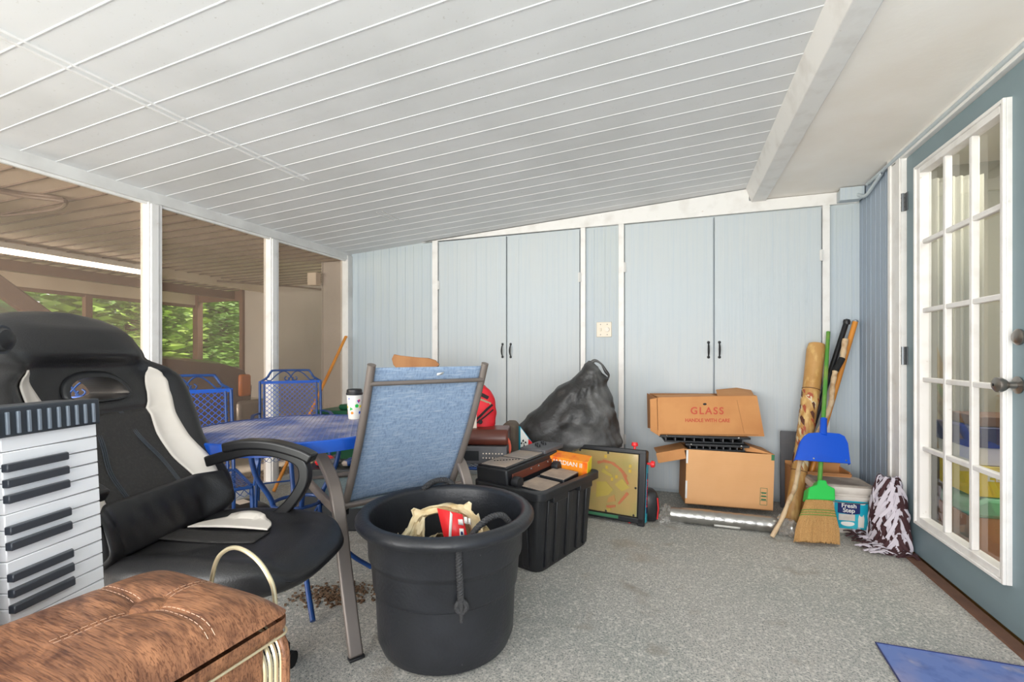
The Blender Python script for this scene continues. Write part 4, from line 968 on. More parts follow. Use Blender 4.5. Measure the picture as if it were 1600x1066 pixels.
# ---- storage tote
tdir = P(.617,.787).normalized(); tang = atan2(tdir.y, tdir.x)
TC = P(.150,2.566)
def tote():
    t = thing('storage_tote', 'black ribbed plastic storage tote full of electronics beside the round tub', 'storage box', TC, tang)
    L, W_, Hh = .56, .40, .415; mb = MB()
    def outline(l, w_, ins, ribs):
        pts = []; cr = .05
        for cx, cy, a0 in ((1,1,0),(-1,1,90),(-1,-1,180),(1,-1,270)):
            for i in range(6):
                an = radians(a0+18*i); pts.append((cx*(l/2-cr-ins)+cos(an)*cr, cy*(w_/2-cr-ins)+sin(an)*cr))
        return pts
    rows = [(.035,0),(.030,.006),(.028,.02),(.004,.34),(.004,.385)]
    inn = [(.008,.38),(.034,.03)]
    prev = None; n = 24; vs = []
    for ins, z in rows+inn: vs += [Vector((x,y,z)) for x, y in outline(L,W_,ins,0)]
    k = len(rows+inn); fs = [(r*n+i, r*n+(i+1)%n, (r+1)*n+(i+1)%n, (r+1)*n+i) for r in range(k-1) for i in range(n)]+[tuple(range(n))[::-1], tuple(range((k-1)*n,k*n))]
    mb.add(vs, fs); mb.build('tub', m_tote, t, angle=50)
    for s in (1,-1):
        for x in (-.19,-.11,.0,.11,.19): MB().hexa([(x-.018,s*(W_/2-.030),.02),(x+.018,s*(W_/2-.030),.02),(x+.018,s*(W_/2-.018),.02),(x-.018,s*(W_/2-.018),.02),(x-.022,s*(W_/2-.01),.36),(x+.022,s*(W_/2-.01),.36),(x+.022,s*(W_/2+.006),.36),(x-.022,s*(W_/2+.006),.36)]).build('rib', m_tote, t, bevel=.005)
        for y in (-.1,0,.1): MB().hexa([(s*(L/2-.018),y-.018,.02),(s*(L/2-.030),y-.018,.02),(s*(L/2-.030),y+.018,.02),(s*(L/2-.018),y+.018,.02),(s*(L/2+.006),y-.02,.36),(s*(L/2-.01),y-.02,.36),(s*(L/2-.01),y+.02,.36),(s*(L/2+.006),y+.02,.36)]).build('rib', m_tote, t, bevel=.005)
    o0, o1 = outline(L+.01,W_+.01,-.02,0), outline(L,W_,.006,0)
    vs = [Vector((x,y,.372)) for x, y in o0]+[Vector((x,y,.412)) for x, y in o0]+[Vector((x,y,.415)) for x, y in o1]+[Vector((x,y,.375)) for x, y in o1]
    MB().add(vs, [(r*n+i, r*n+(i+1)%n, ((r+1)%4)*n+(i+1)%n, ((r+1)%4)*n+i) for r in range(4) for i in range(n)]).build('rim', m_tote, t, bevel=.004)
    for x, s in ((-.13,1),(.13,1),(-.13,-1),(.13,-1)): MB().box((x,-s*(W_/2+.010),.362),(.13,.03,.035)).build('rim_grip', m_tote, t, bevel=.004)
tote()
def T(x, y, z): return TC + Vector((tdir.x*x - tdir.y*y, tdir.y*x + tdir.x*y, z))
# compact stereo lying in the tote
t = thing('stereo_unit', 'black stereo with a grey keypad top sticking out of the tote on its left side', 'stereo', T(-.03,.10,.25), tang)
t.rotation_euler = (radians(-2), radians(-3), tang)
MB().box((.0,0,.125),(.48,.21,.25)).build('housing', m_elec2, t, bevel=.010, seg=3)
MB().box((.215,-.01,.262),(.20,.18,.03)).build('raised_end', m_elec, t, bevel=.008)
MB().box((-.06,.0,.2535),(.34,.20,.008)).build('top_rim', m_elec2, t, bevel=.003)
MB().box((-.14,0,.259),(.16,.165,.006)).build('top_panel', m_dust, t, bevel=.002)
MB().box((.04,0,.259),(.15,.165,.006)).build('cassette_lid', m_dust, t, bevel=.003)
for k in range(9): MB().box((-.155+.010*(k%9)-.0,.045-.013*k,.2645),(.007,.006,.004)).build('button', m_elec2, t, bevel=.001)
for k in range(4): MB().lathe([(.011,0),(.010,.014),(0,.015)], (.17+.03*k,-.02+.035*(k%2),.277), 14).build('knob', m_elec2, t)
MB().box((.02,-.108,.20),(.44,.008,.04)).build('side_strip', m_brownleather, t, bevel=.002)
for x in (-.04,.03,.12): MB().lathe([(.006,0),(0,.003)], (x,-.113,.21), 8, Matrix.Rotation(pi/2,3,'X')).build('screw', m_chrome, t)
MB().lathe([(.008,0),(.005,.006),(0,.006)], (-.241,-.05,.16), 10, Matrix.Rotation(-pi/2,3,'Y')).build('screw', m_chrome, t)
# folding bracket with two black wheels beside it
t = thing('luggage_bracket', 'small galvanised bracket with two black wheels lying along the stereo', 'bracket', T(-.05,-.03,.26), tang)
t.rotation_euler = (0, radians(-2), tang)
MB().box((0,0,.13),(.42,.006,.06)).box((-.20,0,.06),(.035,.006,.20)).box((0.06,-.03,.105),(.2,.05,.006)).build('metal_rail', m_hinge, t, bevel=.001)
for x in (-.19,.18): MB().lathe([(.010,-.022),(.028,-.02),(.030,-.012),(.030,.012),(.028,.02),(.010,.022)], (x,-.006,.175), 20, Matrix.Rotation(pi/2,3,'X')).build('wheel', m_black, t)
for x in (-.04,.02): MB().lathe([(.008,0),(0,.006)], (x,-.004,.14), 10, Matrix.Rotation(pi/2,3,'X')).build('bolt', m_chrome, t)
# two dusty speakers
for i, (x, y, z, lb) in enumerate(((-.14,-.095,.20,'dusty black speaker lying nearest the camera in the tote'),(.055,-.090,.215,'dusty black speaker lying behind the nearer one in the tote'))):
    t = thing('speaker', lb, 'speaker', T(x,y,z), tang, 'speakers in the tote'); t.rotation_euler = (radians(3), radians(-2), tang+.05)
    MB().box((0,0,.105),(.17,.15,.21)).build('cabinet', m_elec2, t, bevel=.004)
    MB().box((0,0,.2115),(.165,.145,.004)).build('dusty_top', m_dust2, t, bevel=.001)
# orange carton
t = thing('toy_box', 'orange carton with white lettering and a yellow end propped in the tote', 'box', T(.205,-.045,.355), TH-radians(24))
t.rotation_euler = (radians(10), radians(5), TH-radians(22))
MB().box((0,0,.07),(.27,.10,.15)).build('carton_body', m_orange, t, bevel=.002)
MB().box((.1362,0,.07),(.002,.098,.148)).build('yellow_end', m_yellow, t)
RXM = Matrix.Rotation(pi/2, 4, 'X')
text('lettering', 'GUARDIAN II', .036, m_cream, Matrix.Translation((.0,-.0508,.118)) @ RXM, t, bold=.0006)
mb = MB(); random.seed(9)
for k in range(16):
    x = random.uniform(-.11,.11); z = random.uniform(.012,.075); s = random.uniform(.006,.014); mb.add([(x-s,-.0512,z-s*.4),(x+s*.9,-.0512,z-s*.6),(x+s*1.2,-.0512,z+s*.2),(x,-.0512,z+s*.7)],[(0,1,2,3)])
mb.build('carton_print', m_cream, t, smooth=False, solid=.0006)
for k in range(3): MB().add([(.1378,-.02+.018*k,.03),(.1378,-.012+.018*k,.03),(.1378,-.012+.018*k,.045),(.1378,-.02+.018*k,.045)],[(0,1,2,3)]).build('end_print', m_elec, t, solid=.0006, smooth=False)
# ---- pinball toy leaning
def pinball():
    A = P(.83,2.905); Bv = P(.315,3.185); ex = (A-Bv).normalized()          # from left to right along the floor
    nrm = Vector((ex.y,-ex.x,0)); nrm = nrm if (nrm.dot(-A) > 0) else -nrm    # towards the camera
    tl = radians(8)
    t = thing('pinball_game', 'tabletop pinball toy with a scuffed clear cover leaning on its side behind the tote', 'toy', (A+Bv)/2, atan2(ex.y, ex.x)); t.rotation_euler = (-tl, 0, atan2(ex.y, ex.x))
    L = (A-Bv).length; Hh = .455
    MB().box((0,.035,Hh/2+.012),(L,.065,Hh)).build('case', m_black, t, bevel=.012, seg=3)
    mb = MB()
    for (c, s) in (((0,-.004,Hh+.0),(L,.03,.03)),((0,-.004,.03),(L,.03,.035)),((L/2-.022,-.004,Hh/2),(.044,.03,Hh)),((-L/2+.022,-.004,Hh/2),(.044,.03,Hh))): mb.box(c, s)
    mb.build('case_frame', m_elec2, t, bevel=.006, seg=3)
    fx0, fx1, fz0, fz1 = -L/2+.05, L/2-.052, .052, Hh-.018
    MB().box(((fx0+fx1)/2,-.001,(fz0+fz1)/2),(fx1-fx0,.003,fz1-fz0)).build('playfield', mat('playfield_tan', srgb(206,182,132), .6, var=(7, srgb(176,180,120), .4, .7)), t)
    MB().box(((fx0+fx1)/2,-.017,(fz0+fz1)/2),(fx1-fx0,.0025,fz1-fz0)).build('clear_cover', m_pincover, t, smooth=False)
    red = mat('pin_red', srgb(222,96,70), .5); yel = mat('pin_yellow', srgb(216,206,92), .5)
    def pc(name, m, poly): MB().prism(poly, lambda x, z, d: (x, d, z), -.004, -.010).build(name, m, t, smooth=False)
    X = lambda f: fx0+(fx1-fx0)*f; Z = lambda f: fz0+(fz1-fz0)*f
    def bar(f0, g0, f1, g1, w_): 
        a = Vector((X(f0),Z(g0))); b = Vector((X(f1),Z(g1))); n = (b-a).normalized(); n = Vector((-n.y,n.x))*w_; return [tuple(a+n),tuple(a-n),tuple(b-n*.6),tuple(b+n*.6)]
    for q in ((.52,.84,.66,.82),(.66,.82,.76,.74),(.76,.74,.86,.62),(.80,.70,.88,.50),(.88,.36,.76,.16),(.60,.08,.72,.12),(.45,.80,.55,.84)): pc('rail', red, bar(*q,.010))
    pc('bumper', yel, [(X(.70),Z(.47)),(X(.80),Z(.37)),(X(.90),Z(.45)),(X(.80),Z(.58))]); pc('bumper', yel, [(X(.45),Z(.22)),(X(.62),Z(.28)),(X(.68),Z(.38)),(X(.58),Z(.50)),(X(.45),Z(.48))])
    pc('ramp', yel, bar(.52,.68,.66,.60,.012)); pc('ramp', yel, bar(.60,.05,.66,.05,.012)); pc('bumper', m_card, [(X(.60),Z(.15)),(X(.72),Z(.20)),(X(.70),Z(.30)),(X(.62),Z(.24))])
    for f, g in ((.58,.74),(.72,.60),(.66,.55),(.90,.72),(.90,.80),(.56,.92),(.40,.60)): pc('target', m_yellow, [(X(f)-.008,Z(g)-.01),(X(f)+.008,Z(g)-.01),(X(f)+.008,Z(g)+.01),(X(f)-.008,Z(g)+.01)])
    for f, g in ((.60,.985),(.985,.46),(.60,.02),(.97,.02),(.02,.02),(.2,.985)): MB().lathe([(.007,0),(0,.005)], (X(f),-.019,Z(g)), 10, Matrix.Rotation(pi/2,3,'X')).build('screw', m_black, t)
    for (c, ax) in (((L/2+.0,.03,Hh-.07),Matrix.Rotation(pi/2,3,'Y')),((L/2-.085,.03,Hh+.012),None),((L/2-.10,.02,.012),Matrix.Rotation(pi,3,'X'))):
        MB().lathe([(.008,0),(.008,.018),(.020,.022),(.022,.03),(.018,.045),(0,.047)], c, 16, ax).build('knob', m_redp, t)
    st = MB().box((L/2+.0008,.03,.20),(.002,.045,.36)).build('side_label', m_aqua, t, smooth=False)
    MB().box((L/2+.0022,.03,.20),(.001,.030,.25)).build('label_stripe', m_navy, t, smooth=False)
    text('lettering', 'BAGATELLE', .034, m_redp, frame((L/2+.0032,.03,.2),(0,0,1),(0,-1,0)), t, bold=.0005)
    MB().box((-.02,-.0205,.034),(.30,.001,.018)).build('front_label', m_greenink, t, smooth=False)
pinball()
# small rounded black case by the pinball's right end
t = thing('small_black_case', 'small rounded black case with a pink stripe standing right of the pinball toy', 'case', P(.895,3.03), TH)
MB().grid(lambda u, v: Vector((.055*math.copysign(abs(cos(2*pi*v))**.6,cos(2*pi*v))*sin(pi*u)**.4, .08*math.copysign(abs(sin(2*pi*v))**.6,sin(2*pi*v))*sin(pi*u)**.4, .10-.10*cos(pi*u))), 20, 32, cv=True).build('case_body', m_black, t, angle=70)
MB().tube([(.028,-.0795,.03),(.034,-.084,.10),(.030,-.0795,.165)], .004, 6).build('pink_stripe', m_redp, t)
# ---- hidden carton that carries the bin liner, and the bin liner
boxc = P(.42,3.46); 
t = thing('support_carton', 'brown carton mostly hidden behind the tote and under the black bin bag', 'box', boxc, TH-radians(12))
MB().box((0,0,.205),(.66,.26,.41)).build('carton_body', m_card2, t, bevel=.004)
def binbag():
    c = P(.42,3.31,.41); mb = MB(); left = P(-.34,0); 
    ex = P(1,-.12).normalized(); ey = P(.12,1).normalized()
    # silhouette in (offset, height): left and right edge at each height
    Lt = [(0,-.40),(.03,-.455),(.07,-.445),(.13,-.385),(.22,-.31),(.32,-.215),(.42,-.10),(.50,.015),(.56,.085),(.60,.10),(.625,.125)]
    Rt = [(0,.32),(.02,.37),(.05,.37),(.12,.345),(.25,.325),(.36,.29),(.45,.26),(.50,.255),(.54,.215),(.58,.19),(.60,.165),(.625,.135)]
    Dp = [(0,.13),(.05,.17),(.2,.18),(.4,.13),(.55,.07),(.625,.01)]
    nz, na = 80, 110
    def f(u, v):
        z = .625*(1-(1-u)**1.15); a = 2*pi*v; l, r, d = lerp_tab(Lt,z), lerp_tab(Rt,z), lerp_tab(Dp,z); cx, hw = (l+r)/2, (r-l)/2
        cc2 = math.copysign(abs(cos(a))**.85,cos(a)); p = ex*(cx+hw*cc2)+ey*(d*sin(a))
        q = Vector((cx+hw*cc2, d*sin(a), z)); nn = Vector((cos(a)/max(.05,hw), sin(a)/max(.05,d), 0)).normalized()
        # folds: large dents plus fine wrinkles radiating from the knotted top right
        ang = atan2(.62-z, q.x-.14); rad = hypot(.62-z, q.x-.14)
        w1 = .024*mnoise.noise(q*5)+.008*mnoise.noise(q*17)+.004*sin(ang*26+4*mnoise.noise(q*5))*sm(.05,.25,rad)*(1-sm(.3,.6,rad)*.6)
        w1 += .005*sin((q.x+.5*z)*95+5*mnoise.noise(q*8))*sm(.1,.3,q.x)*(1-sm(.25,.4,z))
        w1 += .006*abs(mnoise.noise(q*26))*sm(.25,.5,z)
        o = nn*w1*(1-sm(.60,.625,z)*.5)
        return c+p+ex*o.x+ey*o.y+Vector((0,0,z+.004*mnoise.noise(q*11)*sm(0,.05,z)))
    t = thing('bin_bag', 'bulging black bin bag resting behind the tote against the cupboards', 'bag', c)
    mb.grid(f, nz, na, cv=True); n0 = (nz-1)*na; mb.f.append(list(range(na))); mb.m.append(0); mb.f.append(list(range(n0,n0+na))); mb.m.append(0)
    mb.build('bag_body', m_plasticbag, t, world=True, angle=75)
    kn = crom([c+ex*.13+Vector((0,0,.60)), c+ex*.17+Vector((0,0,.625)), c+ex*.215+Vector((0,0,.60)), c+ex*.245+Vector((0,0,.55)), c+ex*.265+Vector((0,0,.52)), c+ex*.255+Vector((0,0,.49))],5)
    MB().tube(kn, [.010+.003*sin(i*.5) for i in range(len(kn))], 10).build('gathered_neck', m_plasticbag, t, world=True)
binbag()
# brown suede bolster and a picture card beside the stereo
t = thing('suede_bolster', 'brown suede armrest bolster standing upright left of the bin bag', 'bolster', P(-.03,3.12), TH-radians(10))
mb = MB(); mb.prism([(-.11,0),(.07,0),(.07,.40),(.065,.60),(.045,.625),(-.01,.625),(-.03,.60),(-.055,.47),(-.10,.42)], lambda x, z, y: (x,y,z), -.07, .10); mb.build('bolster_body', m_suede, t, bevel=.015, seg=3)
t = thing('picture_box', 'small box with a black and white picture and red corner before the bin bag', 'box', P(.085,2.93,.42), TH+radians(18))
MB().prism([(-.035,0),(.045,0),(.045,.10),(-.035,.205)], lambda x, z, y: (x,y,z), 0, .03).build('box_body', m_aqua, t, smooth=False)
MB().prism([(-.033,.003),(.018,.003),(.018,.13),(-.033,.198)], lambda x, z, y: (x,y,z), -.002, 0).build('picture', m_paper, t, smooth=False)
MB().prism([(.019,.003),(.044,.003),(.044,.10),(.019,.125)], lambda x, z, y: (x,y,z), -.002, 0).build('red_corner', m_redp, t, smooth=False)
mb = MB(); random.seed(6)
for k in range(14):
    x = random.uniform(-.03,.010); z = random.uniform(.01,.12); s = random.uniform(.003,.009); mb.add([(x-s,-.0028,z),(x,-.0028,z-s),(x+s*.7,-.0028,z+s*.2),(x,-.0028,z+s*1.4)],[(0,1,2,3)])
mb.build('picture_ink', m_elec2, t, smooth=False, solid=.0006)
MB().box((.02,.015,-.02),(.12,.07,.04)).build('box_foot', m_elec2, t, bevel=.003)
# carton under it so it stands on something
t = thing('support_box', 'grey carton hidden between the stereo and the suede bolster', 'box', P(.12,2.985), TH+radians(-20)); MB().box((0,0,.19),(.10,.10,.378)).build('carton_body', m_elec, t, bevel=.003)
# ---- stack on the blue chair at right: receiver, leather case, backpack, card
sa = TH-radians(4)
t = thing('radio_receiver', 'grey radio receiver lying on the seat of a blue iron chair behind the sling chair', 'radio', P(-.24,2.78,.447), sa)
MB().box((0,0,.055),(.44,.26,.10)).build('housing', m_elec, t, bevel=.005)
MB().box((-.02,-.1315,.052),(.16,.003,.056)).build('display_window', m_elec2, t, bevel=.001); MB().box((-.10,-.1335,.05),(.05,.003,.05)).build('label', m_redink, t)
for k in range(14): MB().lathe([(.0045,0),(0,.005)], (.085+.018*(k%7),-.131,.065-.025*(k//7)), 8, Matrix.Rotation(pi/2,3,'X')).build('button', m_pink, t)
t = thing('leather_case', 'rounded brown leather case lying on the radio receiver', 'case', P(-.24,2.78,.555), sa)
MB().prism([(-.11,0),(.11,0),(.12,.03),(.115,.06),(.09,.088),(-.09,.088),(-.115,.06),(-.12,.03)], lambda y, z, x: (x,y,z), -.22, .225).build('case_body', m_brownleather, t, bevel=.012, seg=3)
MB().tube(crom([(.215,-.09,.04),(.235,-.09,.0),(.235,-.10,-.05),(.238,-.10,-.11)],5), [.012]*4+[.008]*5+[.004]*7, 6).build('dangling_tag', m_redink, t)
def backpack():
    t = thing('backpack', 'bright red backpack with black straps sitting on the leather case', 'backpack', P(-.27,2.87,.643), sa)
    tabw = [(0,.165),(.08,.172),(.16,.165),(.21,.14),(.245,.10),(.27,.05),(.28,.01)]
    def f(u, v):
        z = .28*u; w_ = lerp_tab(tabw,z); a = 2*pi*v; y = .075*math.copysign(abs(sin(a))**.7,sin(a))*(1-.4*u); x = w_*math.copysign(abs(cos(a))**.6,cos(a))
        return Vector((x+.006*mnoise.noise(Vector((a,z*20,0))), y+.006*mnoise.noise(Vector((x*14,z*14,3))), z))
    mb = MB(); mb.grid(f, 24, 40, cv=True); mb.f.append(list(range(40))); mb.m.append(0); mb.f.append(list(range(23*40,24*40))); mb.m.append(0); mb.build('bag_body', m_red, t, angle=70)
    MB().tube(crom([(-.12,-.06,.20),(-.02,-.068,.205),(.07,-.062,.198),(.13,-.045,.17)],5), 0, sec=(.004,.022), up=(0,0,1)).build('black_strap', m_strap, t, bevel=.001)
    MB().tube(crom([(-.10,-.066,.185),(.0,-.072,.180),(.08,-.066,.165),(.145,-.04,.135)],5), 0, sec=(.004,.012), up=(0,0,1)).build('tan_strap', m_tan, t, bevel=.001)
    MB().tube(crom([(.04,-.080,.03),(.08,-.080,.06),(.12,-.068,.10),(.155,-.045,.13)],5), 0, sec=(.005,.014), up=(0,0,1)).build('black_strap', m_strap, t, bevel=.001)
    MB().tube(crom([(.06,-.081,.02),(.10,-.076,.05),(.16,-.045,.10)],5), 0, sec=(.005,.008), up=(0,0,1)).build('black_strap', m_strap, t, bevel=.001)
    MB().lathe([(.014,0),(.010,.006),(0,.006)], (.085,-.078,.03), 14, Matrix.Rotation(pi/2,3,'X')).build('buckle', m_elec2, t)
backpack()
t = thing('greeting_card', 'cream card standing in front of the red backpack', 'card', P(-.235,2.725,.644), sa+.25)
MB().box((0,0,.045),(.055,.006,.09)).build('card_sheet', m_pink, t, bevel=.001)
# wooden chair back seen over the sling chair
def wchair():
    t = thing('wooden_chair', 'wooden chair whose curved top rail rises above the sling chair', 'chair', P(-.745,3.45), TH-radians(90))
    # local x = forward (towards the table), y sideways
    rail = [(-.175,0.0),(-.185,.045),(-.17,.082),(-.12,.070),(-.02,.058),(.09,.052),(.15,.035),(.185,.0),(.16,-.02),(-.15,-.03)]
    MB().prism(rail, lambda y, z, x: (x-.20+.05*(y/.18)**2, y, 1.0+z), -.012, .012).build('top_rail', m_wood, t, bevel=.005, seg=3)
    for y in (-.15,.15): MB().tube([(-.17,y,.44),(-.19,y,.75),(-.2,y,1.0)], 0, sec=(.032,.026), up=(0,1,0)).build('back_post', m_wood, t, bevel=.004)
    for y in (-.075,0,.075): MB().tube([(-.17,y,.44),(-.2,y,.99)], .008, 8).build('spindle', m_wood, t)
    MB().box((.02,0,.435),(.42,.40,.03)).build('seat', m_wood, t, bevel=.012, seg=3)
    for x in (-.15,.18):
        for y in (-.15,.15): MB().tube([(x,y,.42),(x*1.15,y*1.12,0.0)], [.018,.013], 10).build('leg', m_wood, t)
wchair()
# ---- left back corner
b0, b1 = P(-1.86,3.62,.0), Vector((-2.995, 3.70, 1.255))
t = thing('wooden_pole', 'orange wooden broom handle leaning in the far left corner', 'pole', b0); MB().tube([b0+Vector((0,0,.01)), b1], .0135, 12).build('shaft', m_orangew, t, world=True)
MB().lathe([(.0145,-.01),(.015,.0),(.011,.006),(0,.007)], b1, 12).build('end_cap', m_orangew, t, world=True)
t = thing('green_bin', 'dark green plastic bin standing behind the blue table', 'bin', P(-1.27,3.85), TH-radians(20))
mb = MB(); mb.hexa([(-.22,-.15,0),(.22,-.15,0),(.22,.15,0),(-.22,.15,0),(-.25,-.17,.60),(.25,-.17,.60),(.25,.17,.60),(-.25,.17,.60)]); mb.build('bin_body', m_darkgreen, t, bevel=.02, seg=3)
mb = MB(); mb.box((0,0,.615),(.54,.38,.035)); mb.build('bin_lid', m_darkgreen, t, bevel=.012, seg=3)
MB().box((.06,0,.655),(.3,.30,.045)).build('lid_crown', m_darkgreen, t, bevel=.02, seg=3)
# things on the floor under the table
t = thing('backup_battery', 'black battery unit with paper stickers on the floor under the blue table', 'electrical device', P(-1.72,3.02), TH-radians(35))
MB().grid(lambda u, v: Vector((.17*math.copysign(abs(cos(2*pi*v))**.45,cos(2*pi*v))*sin(pi*u)**.3, .095*math.copysign(abs(sin(2*pi*v))**.45,sin(2*pi*v))*sin(pi*u)**.3, .055-.055*cos(pi*u))), 16, 36, cv=True).build('housing', m_elec2, t, angle=60)
MB().box((-.06,-.01,.1105),(.10,.07,.002)).build('paper_sticker', m_pink, t); MB().box((.06,-.0965,.05),(.07,.002,.035)).build('paper_sticker', m_paper, t)
mb = MB(); random.seed(8)
for k in range(5):
    pts = [P(-1.86+random.uniform(-.13,.13), 2.92+random.uniform(-.1,.1), .012+random.uniform(0,.05)) for _ in range(7)]; pts[0].z = pts[-1].z = .008; mb.tube(crom(pts,5), .0045, 6)
mb.build('cable_tangle', m_cable, label='tangled white and grey cables lying beside the battery unit', cat='cables')
t = thing('parts_tray', 'black tray of odd red and grey parts on the floor under the table', 'tray', P(-1.07,2.97), TH)
MB().box((0,0,.19),(.42,.30,.38)).build('crate_body', m_elec2, t, bevel=.01)
random.seed(14)
for k in range(12):
    c = Vector((random.uniform(-.16,.16), random.uniform(-.11,.11), .385)); r = random.uniform(.02,.045)
    MB().lathe([(0,0),(r*.8,r*.1),(r,r*.5),(r*.7,r*.9),(0,r)], c, 10).build('loose_part', [m_redp, m_elec, m_dust, m_bluemetal2][k % 4], t)
mb = MB(); random.seed(21)
for k in range(420):
    a = random.gauss(-.78,.09); b = random.gauss(2.08,.05); s = random.uniform(.002,.007); c = P(a,b,s*.6); R = Matrix.Rotation(random.uniform(0,6),3,'Z'); mb.box(c,(s*2,s*1.4,s),R)
mb.build('soil_crumbs', m_dead, label='brown soil crumbs scattered on the carpet between the two front chairs', cat='debris', kind='stuff', smooth=False)
# ---- cardboard cartons
def carton1():
    A = P(1.190,3.19,.03); Bv = P(1.735,3.085,.012); ex = (Bv-A).normalized(); W_ = (Bv-A).length; ang = atan2(ex.y, ex.x)
    t = thing('cardboard_box', 'plain tan cardboard box with an open side flap standing below the box marked glass', 'box', (A+Bv)/2, ang); t.rotation_euler = (0, radians(1.6), ang); t.location.z = .045
    D_, Hh = .26, .375; c = .005
    MB().box((0,c/2,Hh/2),(W_,c,Hh)).build('front_panel', m_card, t, smooth=False)
    MB().box((0,D_-c/2,Hh/2),(W_,c,Hh)).build('back_panel', m_card3, t, smooth=False)
    for s in (1,-1): MB().box((s*(W_/2-c/2),D_/2,Hh/2),(c,D_-2*c,Hh)).build('side_panel', m_card3 if s < 0 else m_card, t, smooth=False)
    MB().box((0,D_/2,c/2),(W_,D_,c)).build('bottom_panel', m_card3, t, smooth=False)
    MB().box((0,D_/2,Hh-.02),(W_-.02,D_-.02,c)).build('inner_sheet', m_card3, t, smooth=False)
    MB().hexa([(-W_/2-.19,.03,Hh-.052),(-W_/2,.0,Hh-.005),(-W_/2,D_,Hh-.005),(-W_/2-.19,D_-.02,Hh-.052),(-W_/2-.19,.03,Hh-.047),(-W_/2,.0,Hh),(-W_/2,D_,Hh),(-W_/2-.19,D_-.02,Hh-.047)]).box((-W_/2-.10,.012,Hh-.055),(.19,.004,.07),Matrix.Rotation(radians(-14),3,'Y')).build('side_flap', m_card2, t, smooth=False)
    MB().hexa([(.10,.06,Hh),(W_/2,.0,Hh),(W_/2,D_,Hh),(.08,D_,Hh+.0),(.06,.10,Hh+.055),(W_/2-.02,.004,Hh+.004),(W_/2-.02,D_,Hh+.004),(.06,D_,Hh+.055)]).build('top_flap', m_card2, t, smooth=False)
    MB().box((W_/2-.010,-.0008,Hh-.02),(.019,.0016,.038)).build('tape_patch', m_greenink, t, smooth=False)
    mb = MB(); x0, z0 = W_/2-.06, .035
    for k in range(5): mb.box((x0,-.0008,z0+.028*k),(.042,.0015,.0022))
    for x in (-.021,.021): mb.box((x0+x,-.0008,z0+.056),(.0022,.0015,.114))
    for k in range(3): mb.box((x0,-.0008,z0+.036+.022*k),(.03,.0015,.010))
    mb.build('printed_marks', m_greenink, t, smooth=False)
    MB().box((-W_/2+.004,-.004,Hh-.05),(.012,.004,.09)).box((-W_/2+.004,-.004,.10),(.012,.004,.12)).build('strap', m_white, t, smooth=False)
carton1()
ca = atan2((P(1.735,3.085)-P(1.19,3.19)).y, (P(1.735,3.085)-P(1.19,3.19)).x)
def rack(lb, c, sx, sz, sy, rz):
    t = thing('media_rack', lb, 'rack', c, ca+rz, 'black plastic racks between the boxes'); mb = MB()
    MB().box((0,sy/2,sz-.008),(sx,sy,.014)).box((0,sy/2,.006),(sx*.9,sy,.012)).build('shelf_plate', m_elec2, t, bevel=.003)
    for k in range(9): MB().box((-sx*.43+sx*.86*k/8,sy/2,sz/2),(.006,sy*.95,sz-.014)).build('divider', m_elec, t)
    MB().box((0,-.004,sz-.01),(sx*1.02,.010,.016)).build('front_lip', m_black, t, bevel=.003)
    for s in (-.42,.38): MB().lathe([(.006,0),(0,.004)], (s*sx,-.010,sz-.008), 8, Matrix.Rotation(pi/2,3,'X')).build('rivet', m_chrome, t)
rack('black slotted media rack directly under the box marked glass', P(1.32,3.19,.468), .58, .052, .2, 0)
rack('lower black slotted rack lying in the top of the plain box', P(1.40,3.17,.418), .40, .048, .2, -.03)
